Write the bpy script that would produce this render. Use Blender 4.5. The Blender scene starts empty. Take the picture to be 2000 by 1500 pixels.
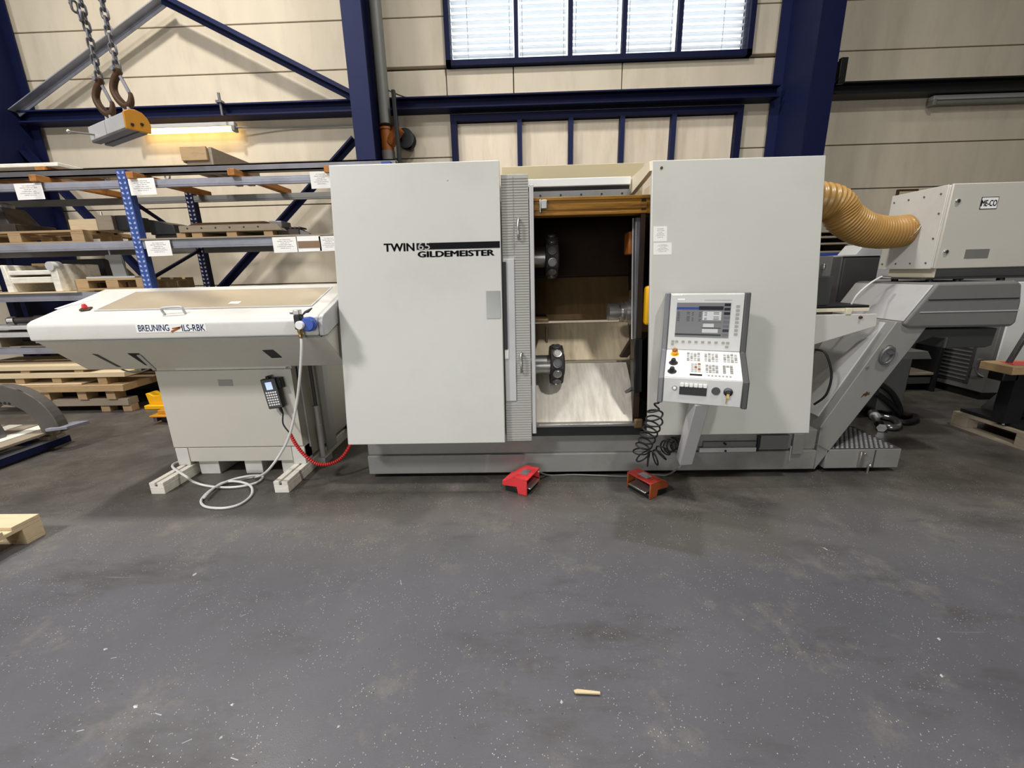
import bpy, bmesh, math, random
from math import radians, sin, cos, pi
from mathutils import Vector, Matrix
random.seed(7)
SC = bpy.context.scene
COL = SC.collection
# ---------------------------------------------------------------- camera
PITCH, YAW, ROLL = radians(14.844), radians(1.508), radians(-1.370)
FPX = 810.0
CAM = Vector((0, 0, 1.5))
_f = Vector((0, cos(PITCH), -sin(PITCH))); _u = Vector((0, sin(PITCH), cos(PITCH))); _r = Vector((1, 0, 0))
_Rz = Matrix.Rotation(YAW, 3, 'Z')
_f, _u, _r = _Rz @ _f, _Rz @ _u, _Rz @ _r
R_ = cos(ROLL) * _r + sin(ROLL) * _u
U_ = cos(ROLL) * _u - sin(ROLL) * _r
F_ = _f
cd = bpy.data.cameras.new('camera'); cam = bpy.data.objects.new('camera', cd); COL.objects.link(cam)
cd.sensor_fit = 'HORIZONTAL'; cd.sensor_width = 36.0; cd.lens = FPX / 2000 * 36.0
cd.clip_start = 0.02
m = Matrix.Identity(4)
for i in range(3):
    m[i][0] = R_[i]; m[i][1] = U_[i]; m[i][2] = -F_[i]; m[i][3] = CAM[i]
cam.matrix_world = m
SC.camera = cam
def P(x, y, Y=None, Z=None, X=None):
    """A point of the place from where it is seen in the photograph and one known real coordinate."""
    d = F_ * FPX + R_ * (x - 1000) + U_ * (750 - y)
    if Y is not None: t = (Y - CAM.y) / d.y
    elif Z is not None: t = (Z - CAM.z) / d.z
    else: t = (X - CAM.x) / d.x
    return CAM + d * t
# ---------------------------------------------------------------- sky, lamps, exposure
w = bpy.data.worlds.new('sky'); SC.world = w; w.use_nodes = True
bg = w.node_tree.nodes['Background']; bg.inputs[0].default_value = (0.86, 0.93, 1.0, 1); bg.inputs[1].default_value = 2.6
def lamp(name, loc, size, power, col=(1, 0.96, 0.9), size_y=None, target=None):
    l = bpy.data.lights.new(name, 'AREA'); l.energy = power; l.color = col
    l.shape = 'RECTANGLE'; l.size = size; l.size_y = size_y or size
    o = bpy.data.objects.new(name, l); COL.objects.link(o); o.location = loc
    if target is not None:
        o.rotation_euler = (Vector(target) - Vector(loc)).to_track_quat('-Z', 'Y').to_euler()
    return o
lamp('hall_lamp', (-4.3, 3.8, 7.4), 0.45, 330, (1, 0.96, 0.90))
lamp('hall_lamp', (0.3, 3.7, 7.4), 0.45, 160, (1, 0.98, 0.95))
lamp('hall_lamp', (2.6, 0.55, 7.4), 0.32, 250, (1, 0.98, 0.95))
lamp('hall_lamp', (-1.6, -2.2, 7.4), 0.40, 70, (1, 0.98, 0.95))
lamp('hall_lamp', (-6.0, -2.6, 7.4), 1.2, 860, (1.0, 0.97, 1.0))
g_ = lamp('front_fill_light', (-4.0, -13.0, 1.9), 8.0, 190, (0.98, 1.0, 1.0), 3.4, (-1.2, 3, 1.0)); g_.data.spread = radians(95)  # unseen fill light added behind the camera to brighten the machine fronts
SC.view_settings.view_transform = 'Standard'; SC.view_settings.look = 'None'
SC.view_settings.exposure = -0.06; SC.view_settings.gamma = 1.0
SC.view_settings.use_curve_mapping = False
SC.cycles.max_bounces = 8; SC.cycles.diffuse_bounces = 4
# ---------------------------------------------------------------- materials
def lin(c):
    return tuple(((v / 255) / 12.92 if v / 255 <= 0.04045 else ((v / 255 + 0.055) / 1.055) ** 2.4) for v in c)
MATS = {}
def mat(name, rgb, rough=0.5, metal=0.0, var=0.05, scale=5.0, stretch=(1, 1, 1), dirt=None, dirt_amt=0.5, dirt_scale=3.0, bump=0.0, bscale=60, trans=0.0, emit=0.0, spec=0.5):
    """Principled surface: base colour with noise variation, optional dirt of its own colour and fine relief."""
    if name in MATS: return MATS[name]
    M = bpy.data.materials.new(name); M.use_nodes = True
    nt = M.node_tree; N = nt.nodes; L = nt.links
    b = N['Principled BSDF']
    c = lin(rgb)
    b.inputs['Roughness'].default_value = rough; b.inputs['Metallic'].default_value = metal
    b.inputs['Specular IOR Level'].default_value = spec
    if trans: b.inputs['Transmission Weight'].default_value = trans
    tc = N.new('ShaderNodeTexCoord'); mp = N.new('ShaderNodeMapping'); mp.inputs['Scale'].default_value = stretch
    L.new(tc.outputs['Object'], mp.inputs['Vector'])
    n1 = N.new('ShaderNodeTexNoise'); n1.inputs['Scale'].default_value = scale; n1.inputs['Detail'].default_value = 5
    L.new(mp.outputs[0], n1.inputs['Vector'])
    r1 = N.new('ShaderNodeMapRange'); r1.inputs[1].default_value = 0.3; r1.inputs[2].default_value = 0.7
    r1.inputs[3].default_value = 1 - var; r1.inputs[4].default_value = 1 + var
    L.new(n1.outputs[0], r1.inputs[0])
    mx = N.new('ShaderNodeMix'); mx.data_type = 'RGBA'; mx.blend_type = 'MULTIPLY'; mx.inputs[0].default_value = 1
    mx.inputs[6].default_value = (*c, 1)
    cmb = N.new('ShaderNodeCombineColor')
    for i in range(3): L.new(r1.outputs[0], cmb.inputs[i])
    L.new(cmb.outputs[0], mx.inputs[7])
    out = mx.outputs[2]
    if dirt:
        n2 = N.new('ShaderNodeTexNoise'); n2.inputs['Scale'].default_value = dirt_scale; n2.inputs['Detail'].default_value = 8; n2.inputs['Roughness'].default_value = 0.65
        L.new(mp.outputs[0], n2.inputs['Vector'])
        r2 = N.new('ShaderNodeMapRange'); r2.inputs[1].default_value = 0.5; r2.inputs[2].default_value = 0.72; r2.inputs[4].default_value = dirt_amt
        L.new(n2.outputs[0], r2.inputs[0])
        m2 = N.new('ShaderNodeMix'); m2.data_type = 'RGBA'; L.new(r2.outputs[0], m2.inputs[0]); L.new(out, m2.inputs[6]); m2.inputs[7].default_value = (*lin(dirt), 1)
        out = m2.outputs[2]
    L.new(out, b.inputs['Base Color'])
    if bump:
        n3 = N.new('ShaderNodeTexNoise'); n3.inputs['Scale'].default_value = bscale; n3.inputs['Detail'].default_value = 3
        L.new(mp.outputs[0], n3.inputs['Vector'])
        bp = N.new('ShaderNodeBump'); bp.inputs['Strength'].default_value = bump; bp.inputs['Distance'].default_value = 0.01
        L.new(n3.outputs[0], bp.inputs['Height']); L.new(bp.outputs[0], b.inputs['Normal'])
    if emit:
        L.new(out, b.inputs['Emission Color']); b.inputs['Emission Strength'].default_value = emit
    MATS[name] = M
    return M
# ---------------------------------------------------------------- mesh builder
class MB:
    def __init__(s): s.v = []; s.f = []
    def add(s, vs, fs):
        k = len(s.v); s.v += [Vector(v) for v in vs]; s.f += [tuple(i + k for i in f) for f in fs]; return s
    def hexa(s, p):   # 8 points: bottom ring, top ring
        return s.add(p, [(3, 2, 1, 0), (4, 5, 6, 7), (0, 1, 5, 4), (1, 2, 6, 5), (2, 3, 7, 6), (3, 0, 4, 7)])
    def box(s, x0, x1, y0, y1, z0, z1):
        return s.hexa([(x0, y0, z0), (x1, y0, z0), (x1, y1, z0), (x0, y1, z0), (x0, y0, z1), (x1, y0, z1), (x1, y1, z1), (x0, y1, z1)])
    def obox(s, c, ax, ay, az):   # centre and three half-axis vectors
        c, ax, ay, az = map(Vector, (c, ax, ay, az))
        return s.hexa([c - ax - ay - az, c + ax - ay - az, c + ax + ay - az, c - ax + ay - az, c - ax - ay + az, c + ax - ay + az, c + ax + ay + az, c - ax + ay + az])
    def bar(s, a, b, w, h, up=(0, 0, 1)):   # rectangular bar from a to b
        a, b = Vector(a), Vector(b); d = (b - a); n = d.normalized(); sd = n.cross(Vector(up))
        if sd.length < 1e-4: sd = n.cross(Vector((0, 1, 0)))
        sd.normalize(); uu = sd.cross(n)
        return s.obox((a + b) / 2, d / 2, sd * w / 2, uu * h / 2)
    def prism(s, pts, ext):    # polygon (3-D points) swept by ext
        pts = [Vector(p) for p in pts]; n = len(pts); e = Vector(ext)
        return s.add(pts + [p + e for p in pts], [tuple(range(n - 1, -1, -1)), tuple(range(n, 2 * n))] + [(i, (i + 1) % n, n + (i + 1) % n, n + i) for i in range(n)])
    def cyl(s, a, b, r0, r1=None, n=16, caps=True):
        return s.lathe(a, b, [(0, r0), (1, r0 if r1 is None else r1)], n, caps)
    def lathe(s, a, b, prof, n=20, caps=True):    # prof: (fraction along a-b, radius)
        a, b = Vector(a), Vector(b); d = b - a; k = d.normalized()
        e = k.cross(Vector((0, 0, 1)) if abs(k.z) < 0.9 else Vector((1, 0, 0))).normalized(); g = k.cross(e)
        vs = []; fs = []
        for t, r in prof:
            for i in range(n):
                an = 2 * pi * i / n; vs.append(a + d * t + (e * cos(an) + g * sin(an)) * r)
        for j in range(len(prof) - 1):
            for i in range(n):
                fs.append((j * n + i, j * n + (i + 1) % n, (j + 1) * n + (i + 1) % n, (j + 1) * n + i))
        if caps:
            fs.append(tuple(range(n - 1, -1, -1))); fs.append(tuple((len(prof) - 1) * n + i for i in range(n)))
        return s.add(vs, fs)
    def tube(s, pts, r, n=8, closed=False, rs=None):
        pts = [Vector(p) for p in pts]; N = len(pts); vs = []; fs = []; e = None
        for i, p in enumerate(pts):
            if closed: t = pts[(i + 1) % N] - pts[i - 1]
            else: t = pts[min(i + 1, N - 1)] - pts[max(i - 1, 0)]
            t.normalize()
            if e is None: e = t.cross(Vector((0, 0, 1)) if abs(t.z) < 0.9 else Vector((1, 0, 0))).normalized()
            else:
                e = e - t * e.dot(t)
                e = e.normalized() if e.length > 1e-6 else t.orthogonal().normalized()
            g = t.cross(e); rr = rs[i] if rs else r
            for k in range(n):
                an = 2 * pi * k / n; vs.append(p + (e * cos(an) + g * sin(an)) * rr)
        for i in range(N if closed else N - 1):
            j = (i + 1) % N
            for k in range(n):
                fs.append((i * n + k, i * n + (k + 1) % n, j * n + (k + 1) % n, j * n + k))
        if not closed:
            fs.append(tuple(range(n - 1, -1, -1))); fs.append(tuple((N - 1) * n + k for k in range(n)))
        return s.add(vs, fs)
    def ball(s, c, r, n=12, sc=(1, 1, 1)):
        c = Vector(c); prof = [(-cos(pi * i / 8), sin(pi * i / 8)) for i in range(9)]
        vs = []; fs = []
        for z, q in prof:
            for i in range(n):
                an = 2 * pi * i / n; vs.append(c + Vector((q * cos(an) * sc[0], q * sin(an) * sc[1], z * sc[2])) * r)
        for j in range(8):
            for i in range(n):
                fs.append((j * n + i, j * n + (i + 1) % n, (j + 1) * n + (i + 1) % n, (j + 1) * n + i))
        return s.add(vs, fs)
def smooth_path(pts, n=8, closed=False):
    pts = [Vector(p) for p in pts]; out = []; N = len(pts)
    for i in range(N if closed else N - 1):
        g = (lambda k: pts[k % N]) if closed else (lambda k: pts[max(0, min(N - 1, k))])
        p0, p1, p2, p3 = g(i - 1), g(i), g(i + 1), g(i + 2)
        for k in range(n):
            t = k / n
            out.append(0.5 * ((2 * p1) + (p2 - p0) * t + (2 * p0 - 5 * p1 + 4 * p2 - p3) * t * t + (3 * p1 - p0 - 3 * p2 + p3) * t ** 3))
    if not closed: out.append(pts[-1])
    return out
def mesh_of(name, mb, M, inv=None, smooth=True):
    me = bpy.data.meshes.new(name)
    vs = [inv @ v for v in mb.v] if inv is not None else mb.v
    me.from_pydata(vs, [], mb.f)
    bm = bmesh.new(); bm.from_mesh(me); bmesh.ops.recalc_face_normals(bm, faces=bm.faces); bm.to_mesh(me); bm.free()
    if smooth:
        me.polygons.foreach_set('use_smooth', [True] * len(me.polygons)); me.set_sharp_from_angle(angle=radians(38))
    me.materials.append(M)
    return me
INV = {}
def thing(name, label, cat, loc, group=None, rotz=0.0):
    o = bpy.data.objects.new(name, None); COL.objects.link(o); o.empty_display_size = 0.1
    o.location = loc; o.rotation_euler = (0, 0, rotz)
    o['label'] = label; o['category'] = cat
    if group: o['group'] = group
    INV[o] = (Matrix.Translation(Vector(loc)) @ Matrix.Rotation(rotz, 4, 'Z')).inverted()
    return o
def bev(o, wd, seg=2):
    b = o.modifiers.new('bevel', 'BEVEL'); b.width = wd; b.segments = seg; b.limit_method = 'ANGLE'; b.angle_limit = radians(40)
    return o
def part(name, mb, M, parent, bevel=0.0, local=False, label=None, kind=None, seg=2, smooth=True):
    inv = None if local else INV.get(parent)
    o = bpy.data.objects.new(name, mesh_of(name, mb, M, inv, smooth)); COL.objects.link(o); o.parent = parent
    INV[o] = INV.get(parent)
    if bevel: bev(o, bevel, seg)
    if label: o['label'] = label
    if kind: o['kind'] = kind
    return o
def solo(name, mb, M, label, cat, group=None, bevel=0.0, kind=None):
    """A thing that is one mesh, its origin at its base."""
    xs = [v.x for v in mb.v]; ys = [v.y for v in mb.v]; z0 = min(v.z for v in mb.v)
    loc = Vector(((min(xs) + max(xs)) / 2, (min(ys) + max(ys)) / 2, z0))
    o = bpy.data.objects.new(name, mesh_of(name, mb, M, Matrix.Translation(-loc))); COL.objects.link(o); o.location = loc
    o['label'] = label; o['category'] = cat
    if group: o['group'] = group
    if kind: o['kind'] = kind
    if bevel: bev(o, bevel)
    INV[o] = Matrix.Translation(-loc)
    return o
def struct(name, mb, M, parent=None, bevel=0.0, top=True):
    o = bpy.data.objects.new(name, mesh_of(name, mb, M)); COL.objects.link(o)
    if parent: o.parent = parent
    else: o['kind'] = 'structure'
    if bevel: bev(o, bevel)
    return o
def share(src, name, parent, mw):
    """Another piece sharing src's mesh."""
    o = src.copy(); o.name = name; COL.objects.link(o); o.parent = parent; o.matrix_local = mw
    return o
def lettering(name, body, parent, M, o0, xd, ud, width, height, depth=0.002, fat=0.0, shear=0.0, bold=0.0):
    """Raised flat lettering fitted to width x height with its lower left corner at o0."""
    c = bpy.data.curves.new(name, 'FONT'); c.body = body; c.extrude = 0.5; c.offset = fat; c.shear = shear; c.resolution_u = 3
    t = bpy.data.objects.new(name, c); COL.objects.link(t)
    dg = bpy.context.evaluated_depsgraph_get(); dg.update()
    me = bpy.data.meshes.new_from_object(t.evaluated_get(dg)); bpy.data.objects.remove(t)
    if bold:    # heavier strokes: the same letters set again a hair to each side
        bm = bmesh.new()
        for dx, dy in ((-bold, 0), (bold, 0), (0, bold * .5), (0, -bold * .5)):
            n0 = len(bm.verts); bm.from_mesh(me); bm.verts.ensure_lookup_table()
            for v in bm.verts[n0:]: v.co.x += dx; v.co.y += dy
        bm.to_mesh(me); bm.free()
    xs = [v.co.x for v in me.vertices]; ys = [v.co.y for v in me.vertices]
    x0, x1, y0, y1 = min(xs), max(xs), min(ys), max(ys)
    xd = Vector(xd).normalized(); ud = Vector(ud).normalized(); nd = xd.cross(ud); o0 = Vector(o0); inv = INV.get(parent) or Matrix.Identity(4)
    for v in me.vertices:
        q = o0 + xd * ((v.co.x - x0) / (x1 - x0) * width) + ud * ((v.co.y - y0) / (y1 - y0) * height) + nd * (v.co.z * depth * 2)
        v.co = inv @ q
    me.materials.clear(); me.materials.append(M)
    o = bpy.data.objects.new(name, me); COL.objects.link(o); o.parent = parent
    INV[o] = INV.get(parent)
    return o
def catenary(a, b, sag, n=16):
    a, b = Vector(a), Vector(b)
    return [a.lerp(b, i / n) - Vector((0, 0, sag * 4 * (i / n) * (1 - i / n))) for i in range(n + 1)]
# ---------------------------------------------------------------- palette
mat('wall', (204, 193, 172), 0.85, var=0.05, scale=1.3, stretch=(3, 1, 0.7), dirt=(150, 134, 110), dirt_amt=0.22, dirt_scale=1.6, bump=0.15, bscale=90)
mat('joint', (88, 78, 62), 0.9)
mat('ceiling', (150, 150, 146), 0.9)
mat('hall_wall', (170, 166, 156), 0.9)
mat('blue', (25, 33, 70), 0.6, spec=0.18, var=0.10, scale=3, dirt=(18, 22, 44), dirt_amt=0.4)
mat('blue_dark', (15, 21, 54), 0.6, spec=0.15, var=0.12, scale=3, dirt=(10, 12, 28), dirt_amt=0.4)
mat('board', (222, 208, 186), 0.7, var=0.06, scale=2, stretch=(4, 4, 0.7), dirt=(176, 152, 122), dirt_amt=0.35, dirt_scale=1.5)
mat('slat', (232, 232, 232), 0.35, trans=0.0, var=0.03)
mat('white_paint', (202, 202, 193), 0.42, var=0.02, scale=2, dirt=(160, 160, 152), dirt_amt=0.18, dirt_scale=1.7)
mat('loader_white', (206, 204, 196), 0.42, var=0.02, scale=2, dirt=(150, 145, 132), dirt_amt=0.25, dirt_scale=2.6)
mat('loader_beige', (196, 192, 180), 0.5, var=0.03, scale=2, dirt=(150, 142, 126), dirt_amt=0.2, dirt_scale=2)
mat('upright_blue', (62, 84, 146), 0.5, var=0.12, scale=8, spec=0.2)
mat('slot_blue', (164, 178, 208), 0.5, var=0.05)
mat('grey_paint', (134, 134, 129), 0.45, var=0.05, scale=3, dirt=(96, 92, 82), dirt_amt=0.45, dirt_scale=2.4)
mat('light_grey', (186, 186, 184), 0.42, var=0.03, scale=3, dirt=(128, 126, 120), dirt_amt=0.3)
mat('mid_grey', (112, 112, 109), 0.5, var=0.05, scale=3, dirt=(80, 76, 68), dirt_amt=0.4)
mat('dark_grey', (66, 66, 66), 0.5, var=0.08, scale=4)
mat('ribbed', (168, 167, 160), 0.45, var=0.03, scale=3)
mat('black', (22, 22, 24), 0.5, var=0.1, scale=6)
mat('black_gloss', (14, 14, 16), 0.25, var=0.1, scale=6)
mat('rubber', (20, 20, 22), 0.6, var=0.1, scale=10)
mat('steel', (190, 188, 184), 0.3, 0.9, var=0.1, scale=6, dirt=(120, 104, 84), dirt_amt=0.3)
mat('bare_steel', (120, 120, 124), 0.42, 0.7, var=0.14, scale=5, dirt=(80, 70, 62), dirt_amt=0.4)
mat('beam_grey', (150, 152, 162), 0.45, 0.25, var=0.08, scale=5, dirt=(96, 90, 84), dirt_amt=0.4)
mat('cast_iron', (58, 54, 52), 0.6, 0.3, var=0.2, scale=8, dirt=(92, 76, 60), dirt_amt=0.4)
mat('rusty', (78, 52, 28), 0.6, 0.3, var=0.25, scale=14, dirt=(40, 26, 16), dirt_amt=0.6, dirt_scale=8)
mat('chrome', (225, 225, 225), 0.15, 1.0, var=0.02)
mat('brass', (178, 150, 96), 0.3, 0.9, var=0.05)
mat('coolant', (150, 104, 24), 0.4, 0.2, var=0.18, scale=5, stretch=(0.6, 3, 9), dirt=(76, 44, 16), dirt_amt=0.8, dirt_scale=4)
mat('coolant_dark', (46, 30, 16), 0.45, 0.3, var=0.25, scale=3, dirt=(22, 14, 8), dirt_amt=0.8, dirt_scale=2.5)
mat('oily_steel', (120, 98, 66), 0.38, 0.45, var=0.15, scale=4, stretch=(6, 1, 1), dirt=(92, 64, 34), dirt_amt=0.7, dirt_scale=2)
mat('slope_steel', (212, 206, 192), 0.42, 0.2, var=0.12, scale=5, stretch=(8, 1.5, 1.5), dirt=(150, 128, 96), dirt_amt=0.45, dirt_scale=1.6)
mat('tan_plate', (196, 182, 146), 0.6, var=0.05, scale=2)
mat('cream', (226, 216, 190), 0.6, var=0.03)
mat('yellow', (240, 178, 14), 0.45, var=0.05, scale=5)
mat('yellow_dark', (190, 128, 24), 0.5, var=0.12, scale=5)
mat('wood', (176, 148, 108), 0.8, var=0.16, scale=3, stretch=(4, 4, 14), dirt=(118, 84, 50), dirt_amt=0.4)
mat('wood_pale', (214, 194, 156), 0.8, var=0.12, scale=3, stretch=(1.5, 9, 14), dirt=(150, 122, 88), dirt_amt=0.35)
mat('wood_grey', (150, 138, 118), 0.85, var=0.16, scale=3, stretch=(1.5, 9, 14), dirt=(88, 76, 60), dirt_amt=0.4)
mat('wood_orange', (168, 112, 52), 0.75, var=0.18, scale=4, stretch=(9, 1.5, 9), dirt=(110, 66, 26), dirt_amt=0.5)
mat('white_wood', (226, 222, 208), 0.75, var=0.1, scale=4, stretch=(2, 9, 9), dirt=(150, 138, 116), dirt_amt=0.3)
mat('red', (222, 58, 62), 0.42, var=0.05, scale=4, dirt=(150, 40, 40), dirt_amt=0.2)
mat('red_hose', (190, 40, 40), 0.4, var=0.05)
mat('orange_rust', (150, 84, 26), 0.5, var=0.15, scale=6)
mat('blue_cap', (52, 84, 170), 0.35, var=0.04)
mat('hose_white', (216, 216, 210), 0.45, var=0.02)
mat('amber', (172, 134, 76), 0.32, var=0.06, scale=10, spec=0.6)
mat('paper_white', (240, 240, 236), 0.8, var=0.02)
mat('ink', (22, 22, 24), 0.75, var=0.0, spec=0.1)
mat('ink_blue', (78, 118, 190), 0.6, var=0.0)
mat('ink_white', (236, 236, 232), 0.5, var=0.0)
mat('plate_grey', (150, 150, 146), 0.35, 0.5, var=0.05)
mat('tinted', (170, 156, 132), 0.22, var=0.05, scale=2, dirt=(196, 184, 160), dirt_amt=0.3)
mat('blue_board', (48, 76, 150), 0.5)
mat('pipe_grey', (118, 118, 112), 0.5, var=0.06)
mat('key_grey', (150, 148, 142), 0.5, var=0.02)
mat('console_silver', (196, 196, 192), 0.38, 0.15, var=0.03, scale=4)
mat('console_side', (112, 112, 114), 0.4, 0.3, var=0.04)
def paper_mat():
    M = bpy.data.materials.new('printed_paper'); M.use_nodes = True; nt = M.node_tree; N = nt.nodes; L = nt.links; b = N['Principled BSDF']; b.inputs['Roughness'].default_value = 0.8
    tc = N.new('ShaderNodeTexCoord'); sp = N.new('ShaderNodeSeparateXYZ'); L.new(tc.outputs['Generated'], sp.inputs[0])
    def mth(op, a, bb=None, cc=None):
        n = N.new('ShaderNodeMath'); n.operation = op
        for i, q in enumerate((a, bb, cc)):
            if q is None: continue
            if hasattr(q, 'is_linked'): L.new(q, n.inputs[i])
            else: n.inputs[i].default_value = q
        return n.outputs[0]
    z = mth('MULTIPLY', sp.outputs[2], 9.0); fr = mth('FRACT', z); row = mth('COMPARE', fr, 0.5, 0.2)
    ins = mth('COMPARE', sp.outputs[2], 0.55, 0.33)
    fl = mth('FLOOR', z); wd = mth('ADD', mth('MULTIPLY', mth('FRACT', mth('MULTIPLY', fl, 0.618)), 0.22), 0.16)
    cx = N.new('ShaderNodeMath'); cx.operation = 'COMPARE'; L.new(sp.outputs[0], cx.inputs[0]); cx.inputs[1].default_value = 0.5; L.new(wd, cx.inputs[2])
    ns = N.new('ShaderNodeTexNoise'); ns.inputs['Scale'].default_value = 26; L.new(tc.outputs['Generated'], ns.inputs['Vector']); gt = mth('GREATER_THAN', ns.outputs[0], 0.46)
    msk = mth('MULTIPLY', mth('MULTIPLY', row, ins), mth('MULTIPLY', cx.outputs[0], gt))
    mx = N.new('ShaderNodeMix'); mx.data_type = 'RGBA'; L.new(msk, mx.inputs[0]); mx.inputs[6].default_value = (*lin((238, 236, 230)), 1); mx.inputs[7].default_value = (*lin((150, 148, 146)), 1)
    L.new(mx.outputs[2], b.inputs['Base Color']); MATS['printed_paper'] = M
paper_mat()
def floor_mat():
    M = bpy.data.materials.new('floor_coating'); M.use_nodes = True; nt = M.node_tree; N = nt.nodes; L = nt.links; b = N['Principled BSDF']
    tc = N.new('ShaderNodeTexCoord'); V = tc.outputs['Object']
    def noise(sc, det=5, ro=0.6, st=(1, 1, 1), rot=0.0):
        mp = N.new('ShaderNodeMapping'); mp.inputs['Scale'].default_value = st; mp.inputs['Rotation'].default_value = (0, 0, rot); L.new(V, mp.inputs[0])
        n = N.new('ShaderNodeTexNoise'); n.inputs['Scale'].default_value = sc; n.inputs['Detail'].default_value = det; n.inputs['Roughness'].default_value = ro; L.new(mp.outputs[0], n.inputs['Vector']); return n.outputs[0]
    def rng(s, a, bb, c, d):
        r = N.new('ShaderNodeMapRange'); L.new(s, r.inputs[0])
        for i, q in enumerate((a, bb, c, d)): r.inputs[i + 1].default_value = q
        return r.outputs[0]
    def mth(op, a, bb=None):
        n = N.new('ShaderNodeMath'); n.operation = op
        for i, q in enumerate((a, bb)):
            if q is None: continue
            if hasattr(q, 'is_linked'): L.new(q, n.inputs[i])
            else: n.inputs[i].default_value = q
        return n.outputs[0]
    def mix(f, a, c, mode='MIX'):
        m_ = N.new('ShaderNodeMix'); m_.data_type = 'RGBA'; m_.blend_type = mode
        if hasattr(f, 'is_linked'): L.new(f, m_.inputs[0])
        else: m_.inputs[0].default_value = f
        for i, q in ((6, a), (7, c)):
            if hasattr(q, 'is_linked'): L.new(q, m_.inputs[i])
            else: m_.inputs[i].default_value = (*lin(q), 1)
        return m_.outputs[2]
    base = mix(rng(noise(0.8, 6), 0.35, 0.65, 0, 1), (79, 79, 84), (93, 93, 98))
    # worn, dusty brown-grey ground around the machines
    sp = N.new('ShaderNodeSeparateXYZ'); L.new(V, sp.inputs[0])
    worn = mth('MULTIPLY', rng(sp.outputs[1], 1.75, 2.7, 0, 1), rng(noise(1.1, 6), 0.3, 0.6, 0.25, 0.95))
    base = mix(worn, base, (108, 101, 88))
    base = mix(rng(noise(1.7, 8, 0.7, (0.6, 1.6, 1), 0.5), 0.53, 0.70, 0, 0.8), base, (58, 53, 46))
    base = mix(rng(noise(3.0, 7, 0.75), 0.55, 0.74, 0, 0.5), base, (140, 132, 118))
    base = mix(mth('MULTIPLY', rng(sp.outputs[1], 2.35, 2.62, 0, 0.7), rng(noise(2.4, 7, 0.7), 0.34, 0.6, 0.2, 1)), base, (52, 47, 40))  # shade before the machine base, darkened into the floor colour
    def rect(px, soft=0.02):   # a darker patch with straight edges: inside test over four edges
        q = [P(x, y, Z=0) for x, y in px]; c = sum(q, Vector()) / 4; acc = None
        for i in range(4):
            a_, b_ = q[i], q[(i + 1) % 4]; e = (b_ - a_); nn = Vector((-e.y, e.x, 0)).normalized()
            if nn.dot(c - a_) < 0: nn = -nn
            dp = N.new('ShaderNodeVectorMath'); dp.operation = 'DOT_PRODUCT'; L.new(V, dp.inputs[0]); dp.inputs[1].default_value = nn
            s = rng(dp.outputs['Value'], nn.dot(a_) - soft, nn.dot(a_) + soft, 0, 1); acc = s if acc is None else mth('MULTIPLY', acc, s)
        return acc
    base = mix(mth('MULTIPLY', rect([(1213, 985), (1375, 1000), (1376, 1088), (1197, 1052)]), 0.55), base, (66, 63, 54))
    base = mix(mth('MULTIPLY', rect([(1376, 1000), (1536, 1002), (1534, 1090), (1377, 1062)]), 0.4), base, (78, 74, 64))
    # wet dark patch (oil) and tyre streak
    base = mix(rng(noise(0.55, 4, 0.6, (0.7, 1.8, 1), -0.4), 0.58, 0.68, 0, 0.45), base, (72, 70, 71))
    sk = mth('MULTIPLY', rng(noise(5, 3, 0.6, (0.25, 7, 1), 0.55), 0.68, 0.78, 0, 1), rng(noise(1.1, 2), 0.5, 0.62, 0, 0.5))
    base = mix(sk, base, (150, 150, 150))
    fine = noise(170, 2, 0.6)
    base = mix(rng(fine, 0.3, 0.7, 0, 0.35), base, (78, 77, 78))
    vor = N.new('ShaderNodeTexVoronoi'); vor.inputs['Scale'].default_value = 75; L.new(V, vor.inputs['Vector'])
    spk = mth('MULTIPLY', rng(vor.outputs['Distance'], 0.10, 0.16, 1, 0), rng(noise(7, 4), 0.42, 0.60, 0, 1))
    base = mix(mth('MULTIPLY', spk, 0.8), base, (200, 198, 192))
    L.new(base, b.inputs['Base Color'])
    L.new(rng(noise(2.2, 5), 0.3, 0.7, 0.34, 0.6), b.inputs['Roughness'])
    bp = N.new('ShaderNodeBump'); bp.inputs['Strength'].default_value = 0.16; bp.inputs['Distance'].default_value = 0.003
    L.new(noise(240, 3), bp.inputs['Height']); L.new(bp.outputs[0], b.inputs['Normal'])
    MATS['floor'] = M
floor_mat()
def glass_mat():
    M = bpy.data.materials.new('glass'); M.use_nodes = True; b = M.node_tree.nodes['Principled BSDF']
    b.inputs['Transmission Weight'].default_value = 1; b.inputs['Roughness'].default_value = 0.02; b.inputs['IOR'].default_value = 1.05; b.inputs['Base Color'].default_value = (0.97, 0.99, 1, 1)
    MATS['glass'] = M
glass_mat()
MM = MATS
# ---------------------------------------------------------------- the hall
WY = 6.95
XL, XR, YF, ZC = -11.0, 12.0, -14.0, 8.6
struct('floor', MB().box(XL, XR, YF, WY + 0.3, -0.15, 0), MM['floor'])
struct('ceiling', MB().box(XL, XR, YF, WY + 0.3, ZC, ZC + 0.2), MM['ceiling'])
struct('wall_left', MB().box(XL - 0.2, XL, YF, WY + 0.3, 0, ZC), MM['hall_wall'])
struct('wall_right', MB().box(XR, XR + 0.2, YF, WY + 0.3, 0, ZC), MM['hall_wall'])
struct('wall_front', MB().box(XL, XR, YF - 0.2, YF, 0, ZC), MM['hall_wall'])
ux0, uz0 = P(872, 131, Y=6.9).x, P(872, 131, Y=6.9).z
ux1 = P(1466, 107, Y=6.9).x; uz1 = 5.72
lx0 = P(880, 228, Y=6.9).x; lx1 = P(1450, 207, Y=6.9).x; lz1 = P(1100, 219, Y=6.9).z; lz0 = 1.7
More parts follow.
